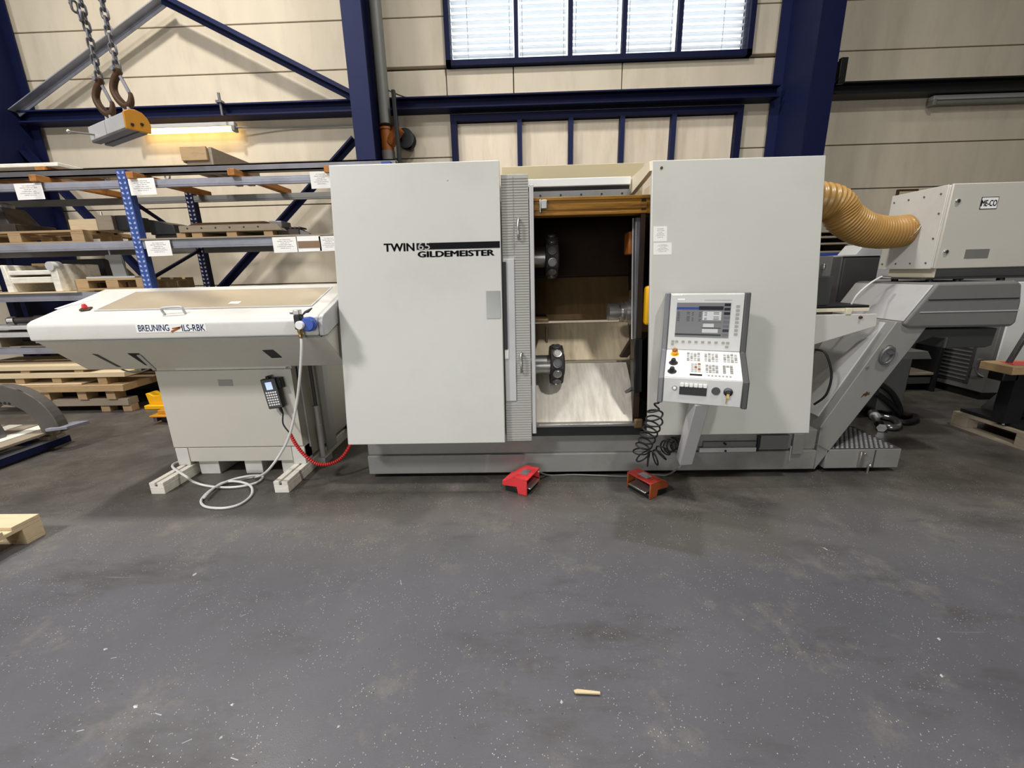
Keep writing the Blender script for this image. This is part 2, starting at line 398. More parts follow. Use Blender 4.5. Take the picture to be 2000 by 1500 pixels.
CXL, CXR = -2.45, 4.33
wall = struct('wall_back', MB().box(XL, ux0, WY + 0.10, WY + 0.2, 0, ZC).box(ux1, XR, WY + 0.10, WY + 0.2, 0, ZC).box(ux0, ux1, WY + 0.1, WY + 0.2, 0, uz0).box(ux0, ux1, WY + 0.1, WY + 0.2, uz1, ZC), MM['joint'])
rows = [0.0, 0.23, 0.83, 1.43, 2.03, 2.63, 3.235, 3.835, 4.43, 5.03, 5.63, 6.23, 7.4, 8.6]
wx = [P(1003, 150, Y=WY).x, P(1215, 150, Y=WY).x]
def panel(x0, x1, z0, z1):
    if x1 - x0 < 0.03 or z1 - z0 < 0.03: return
    g = 0.007
    struct('wall_panel', MB().box(x0 + g, x1 - g, WY, WY + 0.1, z0 + g, z1 - g), MM['wall'], wall, bevel=0.006)
for z0, z1 in zip(rows[:-1], rows[1:]):
    panel(XL, CXL, z0, z1); panel(CXR, XR, z0, z1)
    if z1 <= lz0 or z0 >= uz1: panel(CXL, CXR, z0, z1); continue
    if abs(z0 - 3.835) < 0.01:
        xs = [CXL, ux0 - 0.02] + wx + [CXR]
        for a_, b_ in zip(xs[:-1], xs[1:]): panel(a_, b_, z0, uz0)
        continue
    if z0 < lz1:
        panel(CXL, lx0, z0, z1); panel(lx1, CXR, z0, z1)
        if z0 < lz0: panel(lx0, lx1, z0, lz0)
        if z1 > lz1: panel(lx0, lx1, lz1, z1)
    else:
        panel(CXL, ux0, z0, z1); panel(ux1, CXR, z0, z1)
# upper window with daylight behind its blinds
win = struct('window_1', MB().box(ux0, ux1, 6.86, 7.1, uz0, uz0 + 0.07).box(ux0, ux1, 6.86, 7.1, uz1 - 0.07, uz1).box(ux0, ux0 + 0.07, 6.86, 7.1, uz0, uz1).box(ux1 - 0.07, ux1, 6.86, 7.1, uz0, uz1), MM['blue_dark'])
mxs = [P(x, 60, Y=6.9).x for x in (1008, 1114, 1219, 1327)]
for x in mxs:
    o = struct('mullion', MB().box(x - 0.03, x + 0.03, 6.86, 6.96, uz0 + 0.07, uz1 - 0.07), MM['blue_dark'], win)
edges = [ux0 + 0.07] + mxs + [ux1 - 0.07]
src = None
for k in range(5):
    x0, x1 = edges[k] + (0.03 if k else 0), edges[k + 1] - (0.03 if k < 4 else 0)
    struct('pane', MB().box(x0, x1, 6.925, 6.931, uz0 + 0.07, uz1 - 0.07), MM['glass'], win)
    z = uz0 + 0.10 + 0.006 * ((k * 7) % 3)
    while z < uz1 - 0.1:
        sl = MB(); a = radians(-7); wd = 0.042
        pr = [(-wd, -0.004), (-wd * 0.5, 0.003), (0, 0.006), (wd * 0.5, 0.003), (wd, -0.004)]
        pts = [Vector((x0 + 0.012, 7.03 + py * cos(a) - pz * sin(a), z + py * sin(a) + pz * cos(a))) for py, pz in pr]
        pts += [p - Vector((0, 0, 0.0025)) for p in reversed(pts)]
        sl.prism(pts, (x1 - x0 - 0.024, 0, 0))
        struct('slat', sl, MM['slat'], win)
        z += 0.0815
    for fx in ((0.27, 0.93) if k == 0 else (0.08, 0.92) if k < 4 else (0.66, 0.97)):
        xx = x0 + (x1 - x0) * fx
        struct('ladder_cord', MB().cyl((xx, 6.98, uz0 + 0.07), (xx, 6.98, uz1 - 0.08), 0.004, n=6), MM['slat'], win)
# lower window: boarded panes
w2 = struct('window_2', MB().box(lx0, lx1, 6.84, 7.0, lz1 - 0.09, lz1).box(lx0, lx0 + 0.09, 6.84, 7.0, lz0, lz1 - 0.09).box(lx1 - 0.09, lx1, 6.84, 7.0, lz0, lz1 - 0.09).box(lx0, lx1, 6.84, 7.0, lz0, lz0 + 0.07), MM['blue_dark'])
m2 = [P(x, 270, Y=6.9).x for x in (1015, 1114, 1213, 1312)]
e2 = [lx0 + 0.09] + m2 + [lx1 - 0.09]
for x in m2: struct('mullion', MB().box(x - 0.035, x + 0.035, 6.84, 6.97, lz0 + 0.07, lz1 - 0.09), MM['blue'], w2)
for k in range(5):
    struct('pane', MB().box(e2[k] + (0.035 if k else 0), e2[k + 1] - (0.035 if k < 4 else 0), 6.935, 6.955, lz0 + 0.07, lz1 - 0.10), MM['board'], w2)
# girder along the wall
def girder(x0, x1, M):
    g = struct('girder', MB().box(x0, x1, 6.70, 6.94, 3.945, 3.965).box(x0, x1, 6.80, 6.83, 3.83, 3.945).box(x0, x1, 6.70, 6.94, 3.81, 3.83), M)
    struct('lit_ledge_strip', MB().box(x0 + 0.15, x1 - 0.05, 6.86, 6.945, 3.967, 4.0), MM['light_grey'], g)  # pale strip added for the bright lit line above the girder
    return g
girder(-7.3, -2.15, MM['blue']); girder(-1.88, 3.66, MM['blue_dark']); girder(3.95, XR, MM['black'])
# columns: welded I sections, flanges parallel to the wall
def column(xc, M1, M2, yf=5.97, yb=6.88, hw=0.135):  # two tones of one blue paint stand for lit and shaded faces
    c = struct('column', MB().box(xc - hw, xc + hw, yf, yf + 0.025, 0, ZC), M1)
    struct('web', MB().box(xc - 0.008, xc + 0.008, yf + 0.025, yb - 0.025, 0, ZC), M2, c)
    struct('flange', MB().box(xc - hw, xc + hw, yb - 0.025, yb, 0, ZC), M2, c)
    struct('foot_plate', MB().box(xc - hw - 0.02, xc + hw + 0.02, yf - 0.1, yb, 0, 0.03), M2, c)
    return c
cl = P(663, 0, Y=5.97).x + 0.125
column(cl, MM['blue'], MM['blue_dark'], hw=0.125)
cr = P(1655, 0, Y=5.97).x - 0.14
column(cr, MM['blue_dark'], MM['blue'], hw=0.14)
column(-7.33, MM['blue_dark'], MM['blue_dark'])
def brace(a, b, M):
    return struct('brace_beam', MB().bar(a, b, 0.12, 0.012).bar(Vector(a) + Vector((0, 0.05, 0)), Vector(b) + Vector((0, 0.05, 0)), 0.012, 0.13), M)
brace(P(25, 217, Y=6.68), P(318, -5, Y=6.68), MM['beam_grey'])
brace(P(310, -8, Y=6.62), P(692, 188, Y=6.62), MM['blue'])
brace(P(690, 270, Y=6.66), P(395, 600, Y=6.66), MM['blue'])
brace(P(18, 268, Y=6.66), P(300, 560, Y=6.62), MM['blue_dark'])
# downpipe beside the left column
px0 = P(754, 250, Y=6.62).x + 0.0
dp = thing('drain_pipe', 'grey vertical drain pipe with a brown sleeve beside the left blue column', 'pipe', (px0, 6.62, 0))
part('pipe_run', MB().cyl((px0, 6.62, 3.6), (px0, 6.62, 8.4), 0.082, n=20), MM['pipe_grey'], dp)
zc0, zc1 = P(757, 296, Y=6.62).z, P(757, 250, Y=6.62).z
part('sleeve', MB().lathe((px0, 6.62, zc0), (px0, 6.62, zc1), [(0, .088), (0.9, .088), (0.9, .096), (1, .096)], 20), MM['orange_rust'], dp, label='brown plastic sleeve')
part('branch', MB().cyl((px0 + 0.05, 6.6, zc0 + 0.1), (px0 + 0.21, 6.55, zc0 + 0.27), 0.075, 0.08, 16), MM['orange_rust'], dp)
part('lower_pipe', MB().lathe((px0, 6.62, 0), (px0, 6.62, zc0), [(0, .082), (0.93, .082), (0.93, .096), (1, .096)], 20), MM['pipe_grey'], dp)
rx = P(775, 250, Y=6.45)
solo('conduit_rod', MB().bar(P(768, 176, Y=6.45), (rx.x + 0.03, 6.45, 0), 0.05, 0.05), MM['black'], 'thin black square conduit rising beside the grey drain pipe', 'conduit', bevel=0.005)
solo('wall_cable', MB().tube(smooth_path([P(757, 176, Y=6.6), P(775, 184, Y=6.8), P(800, 192, Y=6.85), P(826, 195, Y=6.88)]), 0.008), MM['black'], 'short black cable sagging from the drain pipe above the girder', 'cable')
bx = P(785, 272, Y=6.75)
solo('cable_reel', MB().lathe((bx.x + .06, 6.68, bx.z), (bx.x + .06, 6.85, bx.z), [(0, .13), (.15, .13), (.16, .09), (.84, .09), (.85, .13), (1, .13)], 18), MM['black'], 'dark round cable reel behind the black conduit by the drain pipe', 'reel')
q = P(1634, 143, Y=6.5)
solo('column_bracket', MB().box(q.x, q.x + 0.09, 6.44, 6.5, q.z - 0.14, q.z + 0.16).box(q.x - 0.03, q.x, 6.4, 6.54, q.z - 0.1, q.z + 0.12), MM['black'], 'small black bracket on the right edge of the right blue column', 'bracket', bevel=0.008)
# fluorescent lamps under the girder
def tube_lamp(x0, x1, z, Y, label, lit):
    t = thing('fluorescent_lamp', label, 'lamp', ((x0 + x1) / 2, Y, z - 0.06))
    part('housing', MB().box(x0, x1, Y - 0.045, Y + 0.045, z + 0.02, z + 0.075), MM['light_grey'], t, 0.008)
    for xx in (x0, x1 - 0.05): part('end_cap', MB().box(xx, xx + 0.05, Y - 0.05, Y + 0.05, z - 0.05, z + 0.03), MM['pipe_grey'], t, 0.01)
    M = mat('tube_lit', (255, 214, 138), 0.4, var=0, emit=11.0) if lit else MM['pipe_grey']
    part('tube', MB().cyl((x0 + 0.05, Y, z - 0.01), (x1 - 0.05, Y, z - 0.01), 0.032, n=14), M, t)
    return t
a = P(262, 257, Y=6.78); b = P(462, 253, Y=6.78)
tube_lamp(a.x, b.x, a.z, 6.78, 'lit warm fluorescent wall lamp above the metal shelving', True)
a = P(1817, 200, Y=6.85); tube_lamp(a.x, a.x + 1.55, a.z, 6.85, 'unlit grey tube lamp on the wall right of the blue column', False)
solo('lamp_cable', MB().tube(smooth_path([b + Vector((0.0, 0, 0.03)), P(560, 249, Y=6.9), P(690, 244, Y=6.9)]), 0.012), MM['pipe_grey'], 'grey cable running right from the lit wall lamp', 'cable')
q = P(432, 212, Y=6.66)
solo('beam_clamp', MB().cyl((q.x, 6.66, 3.8), (q.x, 6.66, 4.08), 0.018, n=8).box(q.x - 0.04, q.x + 0.04, 6.62, 6.7, 3.95, 3.98), MM['bare_steel'], 'small steel beam clamp on the girder above the lit lamp', 'clamp')
# ---------------------------------------------------------------- the turning machine
def yf(z): return 2.69 + 0.14 * (z - 0.36)
def yr(z): return 2.725 + 0.15 * (z - 0.39)
def slab(x0, x1, z0, z1, d0, d1, fy=yf, mb=None):
    return (mb or MB()).prism([(x0, fy(z0) + d0, z0), (x0, fy(z1) + d0, z1), (x0, fy(z1) + d1, z1), (x0, fy(z0) + d1, z0)], (x1 - x0, 0, 0))
BX0, BX1 = -1.19, 2.17
mach = thing('turning_machine', 'large white turning machine with a sliding front door open on its work area', 'machine', (0.5, 3.5, 0))
part('base', MB().box(BX0, BX1, 2.885, 4.6, 0.035, 0.185).box(BX0 + 0.0, BX1, 2.91, 4.6, 0.185, 0.34), MM['grey_paint'], mach, 0.006)
for x in (-1.1, 0.5, 2.0): part('foot', MB().lathe((x, 3.1, 0), (x, 3.1, 0.05), [(0, .05), (.5, .05), (.5, .02), (1, .02)], 14), MM['bare_steel'], mach)
for x in (-1.1, 0.5, 2.0): part('foot', MB().lathe((x, 4.4, 0), (x, 4.4, 0.05), [(0, .05), (.5, .05), (.5, .02), (1, .02)], 14), MM['bare_steel'], mach)
# left housing and the sliding door in front of it
part('left_housing', MB().hexa([(BX0, 2.83, .36), (-0.14, 2.83, .36), (-0.14, 4.6, .36), (BX0, 4.6, .36), (BX0, 3.08, 2.15), (-0.14, 3.08, 2.15), (-0.14, 4.5, 2.15), (BX0, 4.5, 2.15)]), MM['white_paint'], mach, 0.01)
DX0, DX1 = -1.238, -0.127
door = part('sliding_door', slab(DX0, DX1, 0.362, 2.212, 0, 0.045), MM['white_paint'], mach, 0.006)
def on_door(x, y): # point on the door's front from a pixel
    z = 1.5
    for _ in range(8): p = P(x, y, Y=yf(z)); z = p.z
    return p
UD = Vector((0, 0.14, 1)).normalized(); ND = Vector((0, -1, 0.14)).normalized()
def decal(name, x0, x1, y0, y1, M, lift=0.001, parent=None, at=on_door, th=0.0015):
    a, b = at(x0, y1), at(x1, y0); c = (a + b) / 2; w = (b.x - a.x) / 2; h = (b - a).dot(UD) / 2
    return part(name, MB().obox(c + ND * (lift + th / 2), (w, 0, 0), ND * th / 2, UD * h), M, parent or mach)
def put_text(name, s, x0, x1, y0, y1, M, lift=0.001, fat=0.0, parent=None, at=on_door, shear=0.0, depth=0.001, bold=0.0):
    a = at(x0, y1); b = at(x1, y1); h = (at(x0, y0) - a).dot(UD)
    return lettering(name, s, parent or mach, M, Vector((a.x, a.y, a.z)) + ND * lift, (1, 0, 0), UD, b.x - a.x, h, depth, fat, shear, bold)
decal('stripe', 814, 976, 471, 488, MM['ink'], parent=door)
put_text('lettering', 'TWIN', 750, 810, 476, 492, MM['ink'], bold=0.032, parent=door)
put_text('lettering', '65', 817, 840, 473.5, 488.5, MM['ink_white'], lift=0.003, bold=0.003, parent=door)
put_text('lettering', 'GILDEMEISTER', 816, 966, 491, 503, MM['ink'], bold=0.048, parent=door)
decal('grip_plate', 951, 976.5, 568, 622, MM['plate_grey'], parent=door, th=0.004)
p = on_door(874, 352); part('dent', MB().ball(p, 0.007, 12, (1, 0.3, 1)), MM['light_grey'], door)
# ribbed door post
PX0, PX1 = -0.122, 0.060
post = part('door_post', slab(PX0, PX1, 0.352, 2.135, 0.055, 0.12), MM['ribbed'], mach, 0.004)
rb = MB(); z = 0.37
while z < 2.12:
    if z > 1.62: slab(PX0 + 0.002, PX0 + 0.085, z, z + 0.0095, 0.0505, 0.056, mb=rb)
    if z < 1.62 or z > 1.62: slab(PX0 + (0.082 if 0.62 < z < 1.62 else 0.08 if z > 1.62 else 0.003), PX1 - 0.003, z, z + 0.0095, 0.0505, 0.056, mb=rb)
    z += 0.0172
part('rib', rb, MM['ribbed'], post, kind='stuff', smooth=False)
part('smooth_panel', slab(PX0 + 0.004, PX0 + 0.080, 0.64, 1.60, 0.044, 0.056), MM['light_grey'], post, 0.004)
part('edge_trim', slab(PX1 + 0.004, PX1 + 0.034, 0.40, 2.07, 0.06, 0.12), MM['light_grey'], mach, 0.006)
sl = part('viewing_slot', slab(-0.126, -0.098, 1.0, 1.58, 0.030, 0.043), MM['black'], mach)
part('slot_tab', slab(-0.118, -0.092, 0.935, 1.0, 0.035, 0.05), MM['ink_white'], mach, 0.003)
def handle(zc, x):
    mb = MB(); h = 0.062
    def q(z, d): return Vector((x, yf(z) + d, z))
    mb.tube([q(zc - h, 0.05), q(zc - h, 0.022), q(zc - h * 0.7, 0.012), q(zc, 0.010), q(zc + h * 0.7, 0.012), q(zc + h, 0.022), q(zc + h, 0.05)], 0.0085, 10)
    return part('handle', mb, MM['steel'], mach, label='steel grab handle')
def on_post(x, y):
    z = 1.5
    for _ in range(8): p = P(x, y, Y=yf(z) + 0.055); z = p.z
    return p
for (x, y) in ((1012, 447), (1018, 707)):
    p = on_post(x, y); handle(p.z, p.x)
# right housing with front cover
RX0, RX1 = 0.867, 1.977
cover = part('right_cover', slab(RX0, RX1, 0.388, 2.192, 0, 0.03, yr), MM['white_paint'], mach, 0.005)
part('right_housing', MB().prism([(1.06, yr(.39) + 0.03, .39), (1.06, yr(2.19) + 0.03, 2.185), (1.06, 4.5, 2.15), (1.06, 4.6, .39)], (RX1 - 1.08, 0, 0)), MM['cream'], mach)
def on_cover(x, y):
    z = 1.5
    for _ in range(8): p = P(x, y, Y=yr(z)); z = p.z
    return p
for k, (x0, x1, y0, y1) in enumerate(((1276, 1303, 442, 472), (1276, 1312, 474, 498))):
    o = decal('notice_label', x0, x1, y0, y1, MM['printed_paper'], parent=cover, at=on_cover, label=None) if False else None
    a, b = on_cover(x0, y1), on_cover(x1, y0); c = (a + b) / 2
    part('notice_label', MB().obox(c + ND * 0.001, ((b.x - a.x) / 2, 0, 0), ND * 0.0006, UD * ((b - a).dot(UD) / 2)), MM['printed_paper'], cover)
p = on_cover(1292, 328); part('cover_screw', MB().lathe(p, p + ND * 0.006, [(0, .009), (1, .008)], 12), MM['rusty'], cover)
# roof recess over the door opening
part('roof_plate', MB().box(-0.14, 0.985, 3.62, 3.65, 1.95, 2.325), MM['tan_plate'], mach, 0.004)
part('roof_back', MB().box(-0.14, 0.87, 3.65, 4.5, 2.0, 2.03), MM['tan_plate'], mach)
zt = P(1230, 346, Y=3.45).z
part('top_rail', MB().box(-0.14, 0.84, 3.42, 3.47, zt - 0.055, zt), MM['paper_white'], mach, 0.004, label='white top rail')
part('rail_gap', MB().box(-0.14, 0.84, 3.455, 3.475, zt - 0.09, zt - 0.05), MM['black'], mach)
rail = part('lower_rail', MB().box(-0.14, 0.84, 3.43, 3.49, zt - 0.145, zt - 0.085), MM['grey_paint'], mach, 0.004)
for k in range(5):
    x = 0.16 + 0.155 * k; part('rail_screw', MB().cyl((x, 3.425, zt - 0.115), (x, 3.432, zt - 0.115), 0.007, n=8), MM['black'], rail)
part('recess_side', MB().prism([(RX0 - 0.015, yr(2.14) + 0.0, 2.13), (RX0 - 0.015, yr(2.19) + 0.01, 2.19), (RX0 - 0.015, 3.62, 2.185), (RX0 - 0.015, 3.62, 2.07), (RX0 - 0.015, 3.45, 2.07)], (0.033, 0, 0)), MM['cream'], mach)
# header beam
hb = MB()
hz0, hz1 = P(1150, 420, Y=3.06).z, P(1150, 384, Y=3.06).z
hb.box(-0.12, 0.94, 3.06, 3.16, hz0, hz1)
hb.box(-0.12, 0.94, 3.045, 3.06, hz1 - 0.022, hz1).box(-0.12, RX0, 3.04, 3.06, hz0, hz0 + 0.020).box(-0.12, RX0, 3.05, 3.06, hz0 + 0.035, hz0 + 0.075)
hdr = part('header_beam', hb, MM['coolant'], mach, 0.003, label='coolant stained header beam')
p = P(1062, 401, Y=3.03)
part('limit_switch', MB().box(p.x - 0.02, p.x + 0.02, 2.995, 3.045, p.z - 0.025, p.z + 0.03).box(p.x - 0.03, p.x - 0.02, 3.0, 3.045, p.z - 0.05, p.z + 0.035), MM['steel'], hdr, 0.003)
# work area interior
part('roof_light_block', MB().box(-0.12, 0.98, 3.17, 4.05, 1.985, 1.998), MM['coolant_dark'], mach)  # panel added to keep overhead lamp light out of the work area
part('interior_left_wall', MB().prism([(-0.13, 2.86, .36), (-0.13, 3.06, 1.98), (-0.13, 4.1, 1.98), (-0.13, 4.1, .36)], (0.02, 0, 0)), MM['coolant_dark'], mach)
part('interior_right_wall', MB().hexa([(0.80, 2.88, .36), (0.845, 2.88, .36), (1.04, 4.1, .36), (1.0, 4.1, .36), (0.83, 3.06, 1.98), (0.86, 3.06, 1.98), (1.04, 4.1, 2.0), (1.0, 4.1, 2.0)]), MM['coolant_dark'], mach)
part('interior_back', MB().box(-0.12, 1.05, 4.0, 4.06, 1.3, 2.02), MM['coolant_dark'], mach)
def slope(name, a, b, M, x0=-0.11, x1=0.98, th=0.02, **k):
    (y0, z0), (y1, z1) = a, b; n = Vector((0, -(z1 - z0), (y1 - y0))).normalized() * th
    return part(name, MB().prism([(x0, y0, z0), (x0, y1, z1), (x0, y1 - n.y, z1 - n.z), (x0, y0 - n.y, z0 - n.z)], (x1 - x0, 0, 0)), M, mach, 0.003, **k)
slope('chute_plate', (2.89, 0.435), (3.335, 0.785), MM['slope_steel'], x1=0.85)
slope('chute_plate', (3.325, 0.812), (3.60, 1.085), mat('shaded_stained_steel', (196, 180, 150), .42, .2, var=.14, scale=4, stretch=(7, 1, 1), dirt=(112, 82, 46), dirt_amt=.6, dirt_scale=1.5), x1=0.94, label='upper chute plate')  # browner than the lower plate: shade painted in along with the stains
slope('bed_cover', (3.56, 1.115), (3.82, 1.46), MM['oily_steel'], x1=0.97)
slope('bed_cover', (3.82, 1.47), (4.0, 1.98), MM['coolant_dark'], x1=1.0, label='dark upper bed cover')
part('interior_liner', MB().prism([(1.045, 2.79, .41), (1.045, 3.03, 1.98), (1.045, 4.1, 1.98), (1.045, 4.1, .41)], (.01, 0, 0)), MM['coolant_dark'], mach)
# left spindle guard ledge
part('guard_ledge', MB().box(-0.12, P(1070, 627, Y=3.3).x, 3.2, 3.6, P(1070, 630, Y=3.2).z, P(1070, 624, Y=3.2).z + 0.005).box(P(1066, 640, Y=3.45).x, P(1070, 640, Y=3.45).x, 3.45, 3.6, 0.9, 1.06), MM['oily_steel'], mach, 0.004)
# sill
part('sill', MB().box(0.06, 0.845, 2.84, 2.90, 0.415, 0.437), MM['steel'], mach, 0.004)
part('sill_channel', MB().box(0.06, 0.86, 2.86, 2.93, 0.34, 0.415), MM['black'], mach)
part('sill_lip', MB().box(-0.12, 0.9, 2.895, 2.93, 0.34, 0.352), MM['steel'], mach)
part('corner_plate', MB().box(0.80, 0.862, 2.83, 2.86, 0.40, 0.47), MM['oily_steel'], mach, 0.01)
# tool turrets
def turret(cx, cy, Y, r, thk, label):
    c = P(cx, cy, Y=Y); x0 = c.x - thk / 2
    t = part('turret', MB().lathe((x0, Y, c.z), (x0 + thk, Y, c.z), [(0, r * .97), (0.05, r), (0.95, r), (1, r * .97)], 12), MM['cast_iron'], mach, 0.003, label=label, smooth=False)
    tc = MB().lathe((-0.11, Y, c.z), (x0, Y, c.z), [(0, r * .62), (.55, r * .62), (.56, r * .5), (1, r * .5)], 24)
    part('turret_shaft', tc, MM['steel'], t)
    part('face_plate', MB().lathe((x0 + thk, Y, c.z), (x0 + thk + 0.012, Y, c.z), [(0, r * .6), (1, r * .55)], 20), MM['cast_iron'], t)
    for k in range(12):
        a = 2 * pi * (k + 0.5) / 12; d = Vector((0, cos(a), sin(a))); o = Vector((c.x, Y, c.z))
        part('tool_pocket', MB().lathe(o + d * (r * 0.93), o + d * (r + 0.008), [(0, .034), (.8, .034), (.85, .026), (1, .024)], 12), MM['bare_steel'] if k % 2 else MM['steel'], t)
    return t
turret(1086, 712, 3.18, 0.152, 0.10, 'lower tool turret on its shaft')
turret(1076, 502, 3.5, 0.165, 0.10, 'upper tool turret in shadow')
# counter spindle at the right
c = P(1215, 609, Y=3.35)
sp = part('counter_spindle', MB().lathe((c.x - 0.115, 3.35, c.z), (c.x + 0.14, 3.35, c.z), [(0, .058), (.02, .066), (.32, .066), (.33, .05), (.42, .05), (.43, .074), (.52, .074), (.54, .082), (.68, .086), (.69, .1), (1, .1)], 28), MM['steel'], mach, label='polished counter spindle nose')
part('spindle_block', MB().box(c.x + 0.10, c.x + 0.2, 3.16, 3.56, c.z - 0.14, c.z + 0.16), MM['oily_steel'], mach, 0.008)
part('spindle_gusset', MB().prism([(c.x + 0.08, 3.2, c.z - 0.14), (c.x + 0.2, 3.2, c.z - 0.14), (c.x + 0.02, 3.2, c.z - 0.34), (c.x - 0.03, 3.2, c.z - 0.34)], (0, 0.06, 0)), MM['coolant_dark'], mach)
# guard frame at the right of the opening
gx = 0.815
prof = [(2.95, 0.66), (2.985, 0.80), (3.02, 1.02), (3.10, 1.5), (3.15, 1.86)]
gf = part('guard_frame', MB().prism([(gx - 0.01, y, z) for y, z in prof] + [(gx - 0.01, y - 0.055, z) for y, z in reversed(prof)], (0.035, 0, 0)), MM['bare_steel'], mach, 0.004)
part('guard_edge', MB().tube([(gx - 0.014, y, z) for y, z in prof], 0.006), MM['steel'], gf)
p0, p1 = P(1225, 765, Y=3.0), P(1262, 740, Y=2.9)
part('guard_foot', MB().bar(p0, (gx + 0.02, 2.93, 0.70), 0.05, 0.02), MM['bare_steel'], gf)
part('guard_lower', MB().prism([(gx - 0.02, 2.87, 0.66), (gx - 0.02, 2.96, 0.64), (gx - 0.02, 3.04, 1.02), (gx - 0.02, 2.93, 1.04)], (0.06, 0, 0)), MM['black_gloss'], gf, 0.006)
p = P(1263, 598, Y=2.99)
part('cushion_block', MB().box(p.x - 0.02, p.x + 0.05, 2.94, 3.02, p.z - 0.13, p.z + 0.14), MM['yellow'], mach, 0.02, label='yellow buffer block')
part('side_box', MB().box(0.79, 0.86, 3.2, 3.34, 1.62, 1.78), MM['orange_rust'], mach, 0.01)
# details low on the base, right side
def fb(name, x0, x1, y0, y1, Y, d, M, **k):
    a, b = P(x0, y1, Y=Y), P(x1, y0, Y=Y); return part(name, MB().box(a.x, b.x, Y, Y + d, a.z, b.z), M, mach, 0.003, **k)
br = fb('mounting_bracket', 1372, 1478, 862, 884, 2.89, 0.03, MM['mid_grey'])
fb('mounting_bracket', 1366, 1478, 874, 884, 2.872, 0.02, MM['light_grey'])
for y in (866, 879):
    p = P(1415, y, Y=2.885); part('bracket_screw', MB().cyl((p.x, 2.865, p.z), (p.x, 2.89, p.z), 0.008, n=8), MM['black'], br)
fb('junction_box', 1484, 1548, 850, 876, 2.88, 0.03, MM['mid_grey'])
fb('latch_post', 1478, 1486, 852, 882, 2.87, 0.02, MM['black'])
fb('cover_plate', 1546, 1574, 848, 887, 2.872, 0.02, MM['grey_paint'])
fb('strap_plate', 1541, 1547, 872, 900, 2.874, 0.015, MM['light_grey'])
# wedge shaped tray bracket and rails at the right end
q = [P(x, y, Y=2.96) for x, y in ((1600, 615), (1713, 613), (1712, 637), (1597, 678))]
wb = part('side_bracket', MB().prism([Vector((1.95, 2.96, q[0].z)), q[1], q[2], Vector((1.95, 2.96, q[3].z - 0.02))], (0, 0.03, 0)), MM['loader_white'], mach, 0.004)
p = P(1681, 620, Y=2.955); part('bracket_screw', MB().lathe((p.x, 2.945, p.z), (p.x, 2.962, p.z), [(0, .008), (1, .012)], 12), MM['rusty'], wb)
a, b = P(1602, 610, Y=2.97), P(1700, 601, Y=2.97)
part('rail_bar', MB().box(1.95, b.x, 2.975, 3.02, a.z, b.z), MM['cream'], mach, 0.003)
part('rail_top', MB().box(1.95, b.x + 0.0, 2.98, 3.5, b.z, b.z + 0.018), MM['black'], mach, 0.003)
p = P(1658, 606, Y=2.96); part('rail_clip', MB().box(p.x - 0.02, p.x + 0.02, 2.955, 2.978, p.z - 0.03, p.z + 0.015), MM['cream'], mach, 0.004)
p = P(1612, 572, Y=3.0)
part('side_column', MB().box(1.97, P(1625, 560, Y=3.0).x, 3.0, 3.4, b.z + 0.02, P(1620, 540, Y=3.0).z), MM['dark_grey'], mach, 0.004)
part('upper_side_box', MB().box(1.97, P(1627, 510, Y=3.05).x, 3.05, 3.4, P(1620, 540, Y=3.05).z, P(1620, 500, Y=3.05).z), MM['mid_grey'], mach, 0.004)
p = P(1610, 521, Y=3.03); part('box_catch', MB().box(p.x - 0.012, p.x + 0.012, 3.02, 3.05, p.z - 0.02, p.z + 0.02), MM['steel'], mach, 0.006)
part('cable_loop', MB().tube(smooth_path([P(1592, 683, Y=2.98), P(1612, 690, Y=2.92), P(1624, 730, Y=2.90), P(1614, 770, Y=2.92), P(1590, 790, Y=2.98)]), 0.008), MM['rubber'], mach)
# ---------------------------------------------------------------- control console on its arm
CO = Vector((1.065, 2.40, 0)); CR = Vector((cos(radians(-20)), sin(radians(-20)), 0)); CB = Vector((-CR.y, CR.x, 0))
def LP(a, b, z): return CO + CR * a + CB * b + Vector((0, 0, z))
HW = 0.215
cprof = [(0.0, 0.715), (0.008, 0.869), (0.27, 0.995), (0.335, 1.352)]
con = thing('control_console', 'silver control console with a lit screen and key panel on a grey arm', 'console', LP(0, 0.2, 0.1))
back = [(0.40, 1.352), (0.385, 1.05), (0.31, 0.90), (0.09, 0.80), (0.07, 0.715)]
full = cprof + back
def cprism(prof, a0, a1): return MB().prism([LP(a0, b, z) for b, z in prof], CR * (a1 - a0))
part('body', cprism(full, -HW, HW), MM['console_silver'], con, 0.004)
for s_, M in ((-1, 'console_side'), (1, 'dark_grey')):
    pr = [(b - 0.008, z + (0.006 if z > 1.3 else -0.006 if z < .72 else 0)) for b, z in cprof] + [(b + 0.004, z) for b, z in back]
    part('side_profile', cprism(pr, s_ * HW, s_ * (HW + 0.032)), MM[M], con, 0.006)
def face(i):
    (b0, z0), (b1, z1) = cprof[i], cprof[i + 1]
    o = LP(0, b0, z0); u = (LP(0, b1, z1) - o); L = u.length; u = u / L; n = CR.cross(u)
    return o, u, n, L
def fbox(mb, i, a0, a1, t0, t1, d0, d1):
    """box on face i: a along the width (-1..1 of HW), t fraction up the face, d height above the face"""
    o, u, n, L = face(i); c = o + CR * (a0 + a1) / 2 * HW + u * L * (t0 + t1) / 2 + n * (d0 + d1) / 2
    return mb.obox(c, CR * (a1 - a0) / 2 * HW, n * (d1 - d0) / 2, u * L * (t1 - t0) / 2)
def fpt(i, a, t, d=0.0):
    o, u, n, L = face(i); return o + CR * a * HW + u * L * t + n * d
part('bezel', fbox(MB(), 2, -0.99, 0.99, 0.01, 0.985, 0.0, 0.004), MM['console_silver'], con, 0.002)
